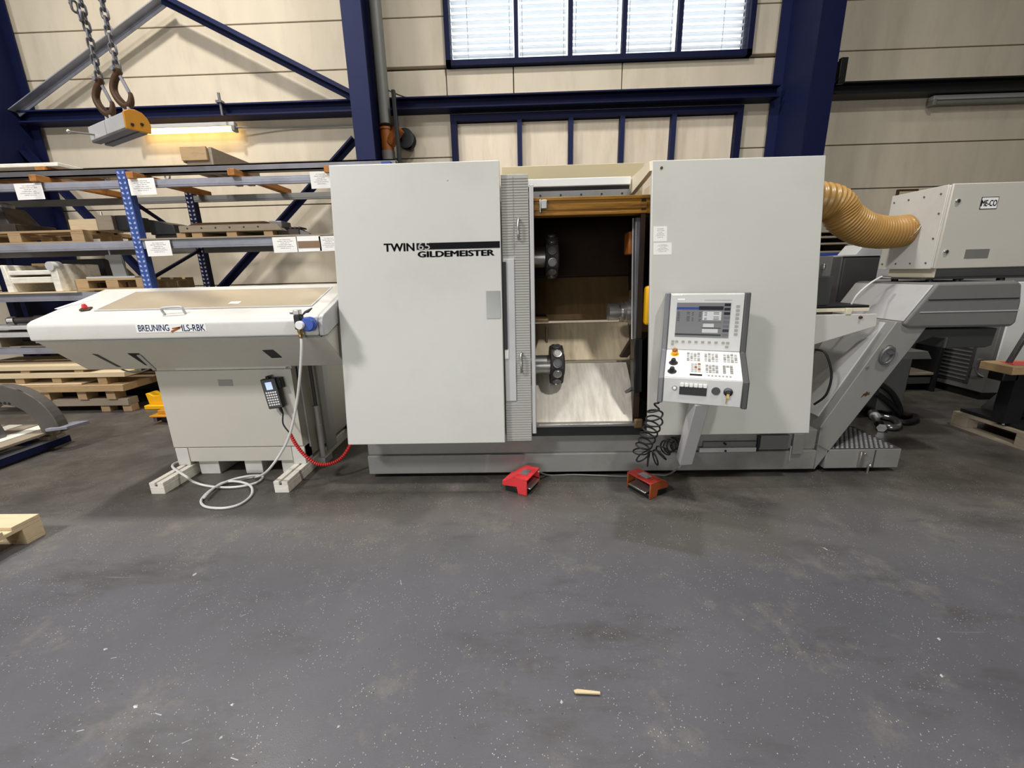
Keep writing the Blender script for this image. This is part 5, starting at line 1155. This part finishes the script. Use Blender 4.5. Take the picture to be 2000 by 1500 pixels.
part('pole_shoe', mbox(MB(), 0.003, ML - .003, .004, MW * .42, 0, .012), MM['bare_steel'], lm, 0.002); part('pole_shoe', mbox(MB(), 0.003, ML - .003, MW * .58, MW - .004, 0, .012), MM['bare_steel'], lm, 0.002)
part('pole_gap', mbox(MB(), ML * .52, ML * .53, .002, MW - .002, .014, MH - .002), MM['dark_grey'], lm)
ep = [(b_, z_) for b_, z_ in ((-.006, 0.0), (MW + .006, 0.0), (MW + .012, .05), (MW, .09), (MW * .8, .118), (MW * .5, .128), (MW * .2, .12), (-.004, .10))]
part('end_plate', MB().prism([mp(0, b_, z_) for b_, z_ in ep], A_ * -.018), MM['yellow_dark'], lm, 0.004, label='worn yellow end plate')
for b_, z_ in ((.03, .03), (.085, .045)): part('plate_bolt', MB().lathe(mp(-.018, b_, z_), mp(-.026, b_, z_), [(0, .01), (1, .008)], 10), MM['black'], lm)
LUGS = (0.085, 0.36)
for a_ in LUGS:
    part('lug_base', mbox(MB(), a_ - .05, a_ + .05, MW * .3, MW * .7, MH, MH + .012), MM['light_grey'], lm, 0.003)
    c = mp(a_, MW * .5, MH + .045); ringp = [c + A_ * (.030 * cos(k * pi / 8)) + Vector((0, 0, .033 * sin(k * pi / 8))) for k in range(16)]
    part('lug_ring', MB().tube(ringp, .010, 8, closed=True), MM['light_grey'], lm)
hs, he = mp(ML * .86, -.0, .04), P(134, 257, Y=3.12)
part('switch_lever', MB().tube([hs, hs.lerp(he, .97)], .006, 8).ball(he, .014), MM['steel'], lm, label='steel switch lever with a ball end')
lk_m = None
def chain(a_, label, extra):
    global lk_m
    c = mp(a_, MW * .5, MH + .075); ztop = c.z + .215
    t = thing('lifting_chain', label, 'chain', c, group='lifting chains')
    hk = [(0.0, .205), (-.006, .18), (-.045, .145), (-.07, .10), (-.062, .055), (-.03, .012), (.008, -.012), (.042, .0), (.058, .03), (.06, .062)]
    rs0 = [.020, .022, .021, .022, .023, .024, .023, .020, .016, .010]
    u = Vector((.97, -.2, 0)).normalized()
    pts = smooth_path([c + u * x + Vector((0, 0, z)) for x, z in hk], 4)
    rr = [rs0[min(i // 4, 9)] + (rs0[min(i // 4 + 1, 9)] - rs0[min(i // 4, 9)]) * (i % 4) / 4 for i in range(len(pts))]
    h = part('hook', MB().tube(pts, .02, 10, rs=rr), MM['rusty'], t, label='rusty brown lifting hook')
    part('safety_latch', MB().bar(c + u * .008 + Vector((0, 0, .165)), c + u * .058 + Vector((0, 0, .05)), .02, .012, up=(0, 1, 0)), MM['bare_steel'], h, .003)
    part('eye_pin', MB().cyl(c + Vector((-.01, -.035, .195)), c + Vector((-.01, .035, .195)), .012, n=10), MM['bare_steel'], h)
    zl = ztop + .005; k = 0
    o = c + Vector((-.0, 0, 0)); ll, lw, lr = .032, .0165, .0072
    base = []
    for i in range(20):
        an = 2 * pi * i / 20; x, z = cos(an), sin(an)
        base.append(Vector((x * lw, 0, z * lw + (ll - lw if z > 0.01 else -(ll - lw) if z < -.01 else 0))))
    while zl < 4.3:
        if lk_m is None:
            l = part('link', MB().tube(base, lr, 6, closed=True), MM['bare_steel'], t, local=True); lk_m = l
        else:
            l = lk_m.copy(); l.name = 'link'; COL.objects.link(l); l.parent = t
        l.matrix_local = Matrix.Translation((0, 0, zl - c.z)) @ Matrix.Rotation(radians(20 + 90 * (k % 2)), 4, 'Z')
        zl += .0475; k += 1
    if extra:
        z = P(165, 33, Y=c.y).z; k = 0; z0 = z
        while z < 4.3:
            l = lk_m.copy(); l.name = 'link'; COL.objects.link(l); l.parent = t
            f = min(1, (z - z0) / .1)
            l.matrix_local = Matrix.Translation((-.045 * f - .01, -.02, z - c.z)) @ Matrix.Rotation(radians(-30 + 90 * (k % 2)), 4, 'Z'); z += .0475; k += 1
    return t
chain(LUGS[1], 'doubled steel chain with a rusty hook on the far lug of the lifting magnet', True)
chain(LUGS[0], 'single steel chain with a rusty hook on the lug beside the yellow end plate', False)
# ---------------------------------------------------------------- half ring casting on its pallet, front left
st_ = thing('blue_skid', 'blue painted steel skid on the floor under the half ring pallet', 'skid', (-4.9, 3.2, 0))
part('rail', MB().box(-4.50, -4.425, 2.35, 3.70, .018, .085), MM['blue'], st_, .006); part('rail_top', MB().box(-4.53, -4.42, 2.35, 3.70, .086, .092), MM['beam_grey'], st_)
part('rail', MB().box(-5.3, -5.22, 2.35, 3.70, .018, .085), MM['blue'], st_, .006)
part('cross_bar', MB().box(-5.22, -4.50, 3.55, 3.63, .03, .08), MM['blue'], st_, .005)
for y in (2.5, 3.6): part('pad', MB().box(-4.5, -4.43, y - .05, y + .05, 0, .017), MM['wood_grey'], st_)
pw = thing('timber_pallet', 'worn pallet of pale boards carrying the half ring casting', 'pallet', (-4.85, 3.1, .093))
for k in range(5):
    x0 = -4.56 - .165 * k; part('plank', MB().box(x0, x0 + .14, 2.3, 3.74, .158, .182), MM['white_wood' if k in (1, 3) else 'wood_grey'], pw, .003)
for y in (2.5, 3.0, 3.6): part('cross_board', MB().box(-5.25, -4.42, y - .05, y + .05, .135, .1575), MM['wood_grey'], pw, .003)
for y in (2.5, 3.6): part('block', MB().box(-4.53, -4.43, y - .07, y + .07, .093, .1345), MM['wood_grey'], pw, .003)
def arc(cx, cz, r0, r1, Y, d, n=28):
    mb = MB(); out = [(cx + r1 * cos(pi * k / n), Y, cz + r1 * sin(pi * k / n)) for k in range(n + 1)]; inn = [(cx + r0 * cos(pi * k / n), Y, cz + r0 * sin(pi * k / n)) for k in range(n + 1)]
    for k in range(n): mb.hexa([inn[k], out[k], out[k + 1], inn[k + 1], *[(p[0], p[1] + d, p[2]) for p in (inn[k], out[k], out[k + 1], inn[k + 1])]])
    bm = bmesh.new()
    vs = [bm.verts.new(v) for v in mb.v]
    for f in mb.f: bm.faces.new([vs[i] for i in f])
    bmesh.ops.remove_doubles(bm, verts=bm.verts, dist=1e-5)
    seen = {}
    for f in list(bm.faces):
        key = tuple(sorted(round(c, 4) for c in f.calc_center_median()))
        seen.setdefault(tuple(sorted(v.index for v in f.verts)), []).append(f)
    bm.verts.index_update(); d_ = {}
    for f in bm.faces: d_.setdefault(tuple(sorted(v.index for v in f.verts)), []).append(f)
    kill = [f for fs in d_.values() if len(fs) > 1 for f in fs]
    if kill: bmesh.ops.delete(bm, geom=kill, context='FACES_ONLY')
    bm.verts.index_update(); m2_ = MB(); m2_.v = [v.co.copy() for v in bm.verts]; m2_.f = [tuple(v.index for v in f.verts) for f in bm.faces]; bm.free()
    return m2_
hr = thing('half_ring', 'grey half ring casting standing on the pale pallet at the left edge', 'casting', (-4.72, 3.55, .183))
part('ring_body', arc(-4.72, .185, .27, .45, 3.50, .09), MM['cast_iron'] if False else MM['wood_grey'] if False else mat('cast_grey', (92, 88, 82), .6, .3, var=.15, scale=6, dirt=(64, 54, 44), dirt_amt=.5), hr, .006)
part('foot_tab', MB().hexa([(-4.36, 3.46, .205), (-4.22, 3.52, .205), (-4.17, 3.68, .205), (-4.31, 3.66, .205), (-4.36, 3.46, .235), (-4.22, 3.52, .235), (-4.17, 3.68, .235), (-4.31, 3.66, .235)]), MM['beam_grey'], hr, .004)
for k in range(3): a_ = radians(78 + 5 * k * 1.6); part('tapped_hole', MB().cyl((-4.72 + .29 * cos(a_), 3.497, .185 + .29 * sin(a_)), (-4.72 + .29 * cos(a_), 3.503, .185 + .29 * sin(a_)), .012, n=10), MM['black'], hr)
r2 = thing('inner_half_ring', 'thin double half ring standing inside the larger half ring casting', 'casting', (-4.95, 3.35, .183))
part('ring_body', arc(-4.95, .185, .215, .26, 3.33, .1), MATS['cast_grey'], r2, .003); part('ring_groove', arc(-4.95, .185, .263, .275, 3.36, .05), MM['bare_steel'], r2)
pallet('pallet', 'pale pallet end on the floor at the left edge in front', (-3.585, 1.80, 0), 0, L=1.2, W=.8, M='wood_pale')
# ---------------------------------------------------------------- yellow lifting gear behind the loader
p = P(302, 800, Z=0)
yb = thing('yellow_clamp', 'bright yellow forked lifting clamp on the floor left of the loader pedestal', 'lifting clamp', p)
x0, x1 = P(281, 795, Y=p.y).x, P(319, 795, Y=p.y).x
part('base', MB().box(x0, x1 + .1, p.y, p.y + .3, 0, .05), MM['yellow'], yb, .008)
part('cheek', MB().prism([(x0 + .03, p.y + .05, .051), (x1 + .06, p.y + .05, .051), (x1 + .05, p.y + .05, .16), (x1 - .02, p.y + .05, .20), (x1 - .07, p.y + .05, .165), (x0 + .1, p.y + .05, .16), (x0 + .05, p.y + .05, .195), (x0 + .01, p.y + .05, .19)], (0, .14, 0)), MM['yellow'], yb, .006)
p = P(312, 830, Z=0); x0 = P(294, 826, Y=p.y).x
yc = thing('yellow_roller', 'small yellow transport roller with a black wheel beside the loader pedestal', 'roller', p)
part('deck', MB().box(x0, x0 + .26, p.y, p.y + .25, .085, .105), MM['yellow_dark'], yc, .006); part('lug', MB().box(x0 + .06, x0 + .24, p.y + .05, p.y + .15, .106, .15), MM['yellow_dark'], yc, .006)
part('fork', MB().box(x0 + .02, x0 + .06, p.y + .02, p.y + .2, .03, .084), MM['bare_steel'], yc, .004); part('fork', MB().box(x0 + .2, x0 + .24, p.y + .02, p.y + .2, .03, .084), MM['bare_steel'], yc, .004)
part('wheel', MB().cyl((x0 + .07, p.y + .1, .045), (x0 + .19, p.y + .1, .045), .045, n=18), MM['black'], yc, .004)
Yg = 4.25; a, b = P(636, 803, Y=Yg), P(668, 706, Y=Yg)
yg = thing('yellow_guard', 'yellow guard with a grey perforated strip standing behind the loader', 'guard', ((a.x + b.x) / 2, Yg, 0))
def yq(x, y): return P(x, y, Y=Yg)
part('strip_edge', MB().prism([yq(646, 800), yq(650, 800), yq(641, 708), yq(635, 708)], (0, .05, 0)), MM['yellow'], yg, .003)
part('perforated_strip', MB().prism([yq(651, 800), yq(656, 801), yq(648, 708), yq(642, 708)], (0, .04, 0)), MM['bare_steel'], yg, .002)
part('rounded_plate', MB().prism([yq(657, 797), yq(664, 803), yq(678, 803), yq(676, 706), yq(656, 706), yq(649, 713)], (0, .06, 0)), MM['yellow_dark'], yg, .006)
a = yq(660, 804); part('stand', MB().box(a.x - .06, a.x + .14, Yg - .03, Yg + .15, 0, a.z), MM['dark_grey'], yg, .005)
solo('floor_hose', MB().tube(smooth_path([P(646, 795, Y=4.1), P(662, 815, Y=3.9), P(682, 838, Y=3.7)]), .018), MM['rubber'], 'black hose slanting to the floor between the loader and machine', 'hose')
# ---------------------------------------------------------------- right side background
cg = thing('vented_cabinet', 'grey floor cabinet with a dark vent panel beneath the conveyor head', 'cabinet', (5.5, 4.9, 0))
cx0, cy0, cy1 = 5.135, 4.56, 5.2
part('plinth', MB().box(cx0 + .03, 6.3, cy0 + .05, cy1 + .3, 0, .09), MM['black'], cg)
part('body', MB().box(cx0, 6.35, cy0, cy1 + .35, .09, 1.32), MM['mid_grey'], cg, .008)
vp_ = part('vent_panel', MB().box(cx0 - .008, cx0 - .001, cy0 + .17, cy1 + .02, .16, .62), MM['dark_grey'], cg, .002)
for k in range(9): part('louvre', MB().box(cx0 - .014, cx0 - .009, cy0 + .2, cy1 - .01, .19 + .046 * k, .205 + .046 * k), MM['mid_grey'], vp_)
part('pull_handle', MB().tube(smooth_path([(cx0 - .0, cy0 + .08, .46), (cx0 - .04, cy0 + .10, .45), (cx0 - .05, cy0 + .10, .38), (cx0 - .02, cy0 + .08, .30), (cx0 - .0, cy0 + .03, .27)]), .008), MM['steel'], cg)
part('front_door', MB().box(cx0 + .04, 6.3, cy0 - .02, cy0 - .001, .40, 1.30), MM['paper_white'], cg, .006, label='white front door')
solo('tall_white_unit', MB().box(4.95, 6.6, 5.7, 6.3, 0, 1.95), MM['light_grey'], 'tall pale grey unit behind the vented cabinet', 'cabinet', bevel=.01)
gs = thing('pedestal_stand', 'grey pedestal stand with a flat top behind the slanted conveyor', 'stand', (3.98, 4.25, 0))
pr_ = P(1769, 760, Y=4.15).x
part('foot_plate', MB().box(pr_ - .29, pr_ + .03, 4.14, 4.42, 0, .025), MM['mid_grey'], gs, .004)
part('post', MB().box(pr_ - .26, pr_, 4.15, 4.40, 0.026, P(1790, 700, Y=4.15).z), MM['mid_grey'], gs, .006)
a, b = P(1768, 702, Y=4.05), P(1812, 684, Y=4.05); part('top_plate', MB().hexa([(3.3, 4.05, a.z), (b.x + .06, 4.05, a.z), (b.x, 4.6, a.z), (3.3, 4.6, a.z), (3.3, 4.0, b.z), (b.x - .04, 4.0, b.z), (b.x - .06, 4.6, b.z), (3.3, 4.6, b.z)]), MM['grey_paint'], gs, .004)
part('dark_drum', MB().lathe((3.45, 4.78, .0), (3.45, 4.78, .62), [(0, .2), (.95, .2), (1, .17)], 24), MM['black'], gs)
for k, pts_ in enumerate(([(1722, 752), (1742, 768), (1757, 796), (1752, 822), (1735, 828)], [(1712, 768), (1735, 786), (1764, 812), (1786, 812), (1786, 820), (1762, 824), (1726, 808), (1692, 803)])):
    ys = [4.0, 4.0, 4.02, 4.04, 4.06] if k == 0 else None
    q = [P(x, y, Y=ys[i]) for i, (x, y) in enumerate(pts_)] if ys else [P(pts_[0][0], pts_[0][1], Y=4.0), P(pts_[1][0], pts_[1][1], Y=4.02)] + [P(x, y, Z=.03) for x, y in pts_[2:]]
    for v in q: v.z = max(v.z, .03)
    solo('drain_hose', MB().tube(smooth_path(q), .026, 10), MM['rubber'], ('thick black hose curving down behind the slanted conveyor', 'thick black hose looped on the floor around the pedestal stand')[k], 'hose', group='black hoses by the pedestal stand')
sk0 = P(1712, 834, Z=.02)
sh = thing('shackle', 'big steel lifting shackle lying on the floor near the tread plate', 'shackle', P(1730, 832, Z=0))
q = [P(x, y, Z=.035) for x, y in ((1716, 812), (1728, 814), (1744, 818), (1754, 826), (1751, 833), (1738, 834), (1726, 829), (1715, 826))]
part('bow', MB().tube(smooth_path(q, 6), .028, 10), MM['steel'], sh)
part('pin', MB().cyl(P(1708, 811, Z=.04), P(1720, 834, Z=.035), .024, n=12).lathe(P(1705, 807, Z=.045), P(1709, 813, Z=.045), [(0, .045), (1, .045)], 12), MM['steel'], sh)
part('nut', MB().lathe(P(1717, 829, Z=.038), P(1722, 836, Z=.038), [(0, .04), (1, .04)], 6), MM['chrome'], sh)
x0, x1 = P(1772, 720, Y=4.95).x, P(1836, 720, Y=4.95).x
tb_ = thing('tool_bench', 'dark tool bench with a wooden shelf in the shade behind the pedestal stand', 'bench', ((x0 + x1) / 2, 5.2, 0))
for x in (x0, x1 - .04): part('side', MB().box(x, x + .04, 4.95, 5.5, 0, .98), MM['black'], tb_, .004)
part('back', MB().box(x0 + .04, x1 - .04, 5.46, 5.5, .05, .98), MM['black'], tb_)
part('top', MB().box(x0 - .02, x1 + .02, 4.93, 5.52, .981, 1.02), MM['black'], tb_, .004)
z_ = P(1810, 728, Y=4.97).z; part('shelf', MB().box(x0 + .04, x1 - .04, 4.97, 5.45, z_ - .03, z_), MM['wood_grey'], tb_, .003)
part('drawer', MB().box(x0 + .05, x1 - .05, 4.98, 5.4, z_ - .14, z_ - .06), MM['dark_grey'], tb_, .004)
# pallet with a fixture at the right edge
px_, py_ = 4.10, 3.84
p2r = pallet('pallet', 'wooden pallet at the right edge carrying a black fixture', (px_ + .40, py_ - .60, 0), radians(90), M='wood_grey')
fx = thing('black_fixture', 'black steel fixture with bright threaded rods on the right pallet', 'fixture', (px_ + .4, py_ - .6, .145))
part('base_plate', MB().box(px_ + .04, px_ + .75, py_ - 1.1, py_ - .02, .145, .175), MM['black'], fx, .004)
part('back_plate', MB().box(px_ + .2, px_ + .75, py_ - .30, py_ - .26, .176, .62), MM['black'], fx, .004)
part('gusset', MB().prism([(px_ + .22, py_ - .25, .176), (px_ + .24, py_ + .0, .176), (px_ + .24, py_ - .25, .58)], (.02, 0, 0)), MM['dark_grey'], fx)
part('upper_block', MB().box(px_ + .28, px_ + .75, py_ - .55, py_ - .31, .45, .70), MM['black'], fx, .008)
for i, (x, y) in enumerate(((px_ + .16, py_ - .62), (px_ + .36, py_ - .36))):
    rdd = part('threaded_rod', MB().cyl((x, y, .176), (x, y, .66), .012, n=10), MM['steel'], fx)
    for z in (.40, .46): part('collar', MB().lathe((x, y, z), (x, y, z + .03), [(0, .03), (.8, .03), (1, .022)], 12), MM['steel'], rdd)
p = P(1967, 822, Z=.176); part('white_nut', MB().lathe((p.x, p.y, .176), (p.x, p.y, .215), [(0, .035), (.85, .035), (1, .026)], 6), MM['paper_white'], fx)
p = P(1958, 829, Z=.145); part('silver_nut', MB().lathe((p.x - .0, p.y, .145), (p.x, p.y, .16), [(0, .02), (1, .015)], 6), MM['chrome'], fx)
a, b = P(1962, 722, Y=3.45), P(2030, 612, Y=3.45)
part('lever', MB().bar(a, b, .03, .03), MM['dark_grey'], fx, .004); part('lever_socket', MB().box(a.x - .05, a.x + .08, 3.4, 3.52, a.z - .09, a.z + .03), MM['black'], fx, .01)
a, b = P(1976, 733, Y=3.3), P(2030, 716, Y=3.3)
wbk = thing('wooden_block', 'wooden block with a red painted mark at the right edge', 'wood block', (a.x + .15, 3.4, a.z))
part('block_body', MB().box(a.x, a.x + .4, 3.3, 3.55, a.z, b.z), MM['wood'], wbk, .005)
part('red_mark', MB().hexa([(a.x + .06, 3.36, b.z + .0005), (a.x + .3, 3.33, b.z + .0005), (a.x + .3, 3.5, b.z + .0005), (a.x + .1, 3.5, b.z + .0005), (a.x + .06, 3.36, b.z + .002), (a.x + .3, 3.33, b.z + .002), (a.x + .3, 3.5, b.z + .002), (a.x + .1, 3.5, b.z + .002)]), MM['red'], wbk)
part('upright_support', MB().box(a.x + .16, a.x + .3, 3.40, 3.5, .176, a.z), MM['black'], wbk)
# equipment seen between the machine and the filter box
Yc = 4.05; a, b = P(1629, 604, Y=Yc), P(1722, 499, Y=Yc)
dc_ = thing('dark_cabinet', 'dark grey control cabinet behind the filter hose', 'cabinet', ((a.x + b.x) / 2, 4.3, 0))
part('body', MB().box(a.x, b.x, Yc + .01, 4.6, .05, b.z), MM['dark_grey'], dc_, .006)
part('door', MB().box(a.x + .02, b.x - .01, Yc, Yc + .009, .8, b.z - .02), MM['dark_grey'], dc_, .003)
part('plinth', MB().box(a.x + .02, b.x - .02, Yc + .04, 4.55, 0, .05), MM['black'], dc_)
part('top_edge', MB().box(a.x, b.x, Yc, 4.6, b.z, b.z + .012), MM['light_grey'], dc_)
a, b = P(1660, 500, Y=4.3), P(1726, 476, Y=4.3); solo('white_sheet_panel', MB().prism([(a.x + .02, 4.3, a.z - .03), (b.x, 4.3, a.z - .03), (b.x, 4.3, b.z), (a.x + .12, 4.3, b.z)], (0, .25, 0)), MM['light_grey'], 'pale grey slanted casing on top of the dark control cabinet', 'casing', bevel=.006)
Ys = 4.85; x0, x1 = P(1595, 470, Y=Ys).x, P(1665, 470, Y=Ys).x
sf = thing('shelf_unit', 'dark open shelf unit with a blue front strip behind the machine', 'shelf', ((x0 + x1) / 2, 5.0, 0))
part('side', MB().box(x0 - .3, x0 - .27, Ys, 5.3, 0, P(1620, 450, Y=Ys).z), MM['mid_grey'], sf); part('side', MB().box(x1, x1 + .03, Ys + .1, 5.3, 0, P(1620, 450, Y=Ys).z), MM['grey_paint'], sf)
part('back', MB().box(x0 - .3, x1, 5.28, 5.3, 0, P(1620, 450, Y=Ys).z), MM['black'], sf)
for y in (450, 461, 474, 490): z = P(1620, y, Y=Ys).z; part('shelf', MB().box(x0 - .27, x1, Ys, 5.27, z - .02, z), MM['wood_grey'], sf, .002)
za, zb_ = P(1620, 501, Y=Ys - .03).z, P(1620, 494, Y=Ys - .03).z
part('front_strip', MB().box(x0 - .3, P(1657, 495, Y=Ys).x, Ys - .03, Ys - .005, za, zb_), MM['blue_board'], sf, .003)
a, b = P(1750, 384, Y=6.93), P(1794, 369, Y=6.93)
nf = thing('framed_notice', 'brown framed notice on the wall above the filter box', 'notice', ((a.x + b.x) / 2, 6.93, a.z - .12))
part('frame', MB().box(a.x, b.x, 6.92, 6.948, a.z - .12, b.z), MM['rusty'], nf, .004); part('sheet', MB().box(a.x + .03, b.x - .03, 6.915, 6.9195, a.z - .09, b.z - .03), MM['tan_plate'], nf)
# ---------------------------------------------------------------- litter on the floor
p, q = P(1123, 1352, Z=.006), P(1172, 1355, Z=.006)
solo('wood_splinter', MB().prism([p + Vector((0, -.006, 0)), q + Vector((0, -.004, 0)), q + Vector((0, .004, 0)), p + Vector((.01, .008, 0)), p + Vector((-.004, .004, 0))], (0, 0, .006)), MM['wood_pale'], 'pale wood splinter lying on the floor in front', 'splinter')
big = [(206, 1268, .012), (222, 1285, .008), (265, 1380, .013), (309, 1395, .012), (454, 1376, .010), (365, 1448, .011), (380, 1122, .016), (1108, 1293, .006), (1839, 1320, .010), (296, 1443, .009), (661, 1419, .008), (783, 1137, .012), (1834, 1248, .012), (1612, 1072, .01), (1097, 1371, .01), (157, 1427, .009), (1451, 1210, .006), (458, 1482, .012), (432, 1440, .009), (475, 1202, .008)]
shp = [MB().add([(-1, -.4, 0), (.3, -.6, 0), (1, .2, 0), (-.2, .7, 0), (-.5, -.1, .45), (.3, .1, .35)], [(3, 2, 1, 0), (0, 1, 5, 4), (1, 2, 5), (2, 3, 4, 5), (3, 0, 4)]),
       MB().add([(-1.6, -.18, 0), (1.5, -.22, 0), (1.6, .1, 0), (-1.5, .2, 0), (-.9, 0, .25), (.9, .0, .3)], [(3, 2, 1, 0), (0, 1, 5, 4), (1, 2, 5), (2, 3, 4, 5), (3, 0, 4)])]
chips = MB(); dark = MB(); rnd = random.Random(11)
def chip(mb, c, s, k):
    an = rnd.random() * 6.28; ca, sa = cos(an), sin(an)
    mb.add([c + Vector((v.x * ca - v.y * sa, v.x * sa + v.y * ca, v.z + .02)) * s for v in shp[k].v], shp[k].f)
for i, (x, y, s) in enumerate(big): chip(chips, P(x, y, Z=0), s * .8, i % 2)
for i in range(230):
    x, y = rnd.uniform(-60, 2060), rnd.uniform(985, 1540); c = P(x, y, Z=0); chip(chips if rnd.random() < .6 else dark, c, rnd.uniform(.0014, .0032), rnd.randrange(2))
o = solo('metal_chips', chips, MM['light_grey'], 'small bright metal chips scattered over the floor', 'metal chips', kind='stuff')
o = solo('dark_chips', dark, MM['black'], 'small dark chips scattered over the floor', 'metal chips', kind='stuff')
bpy.context.view_layer.update()
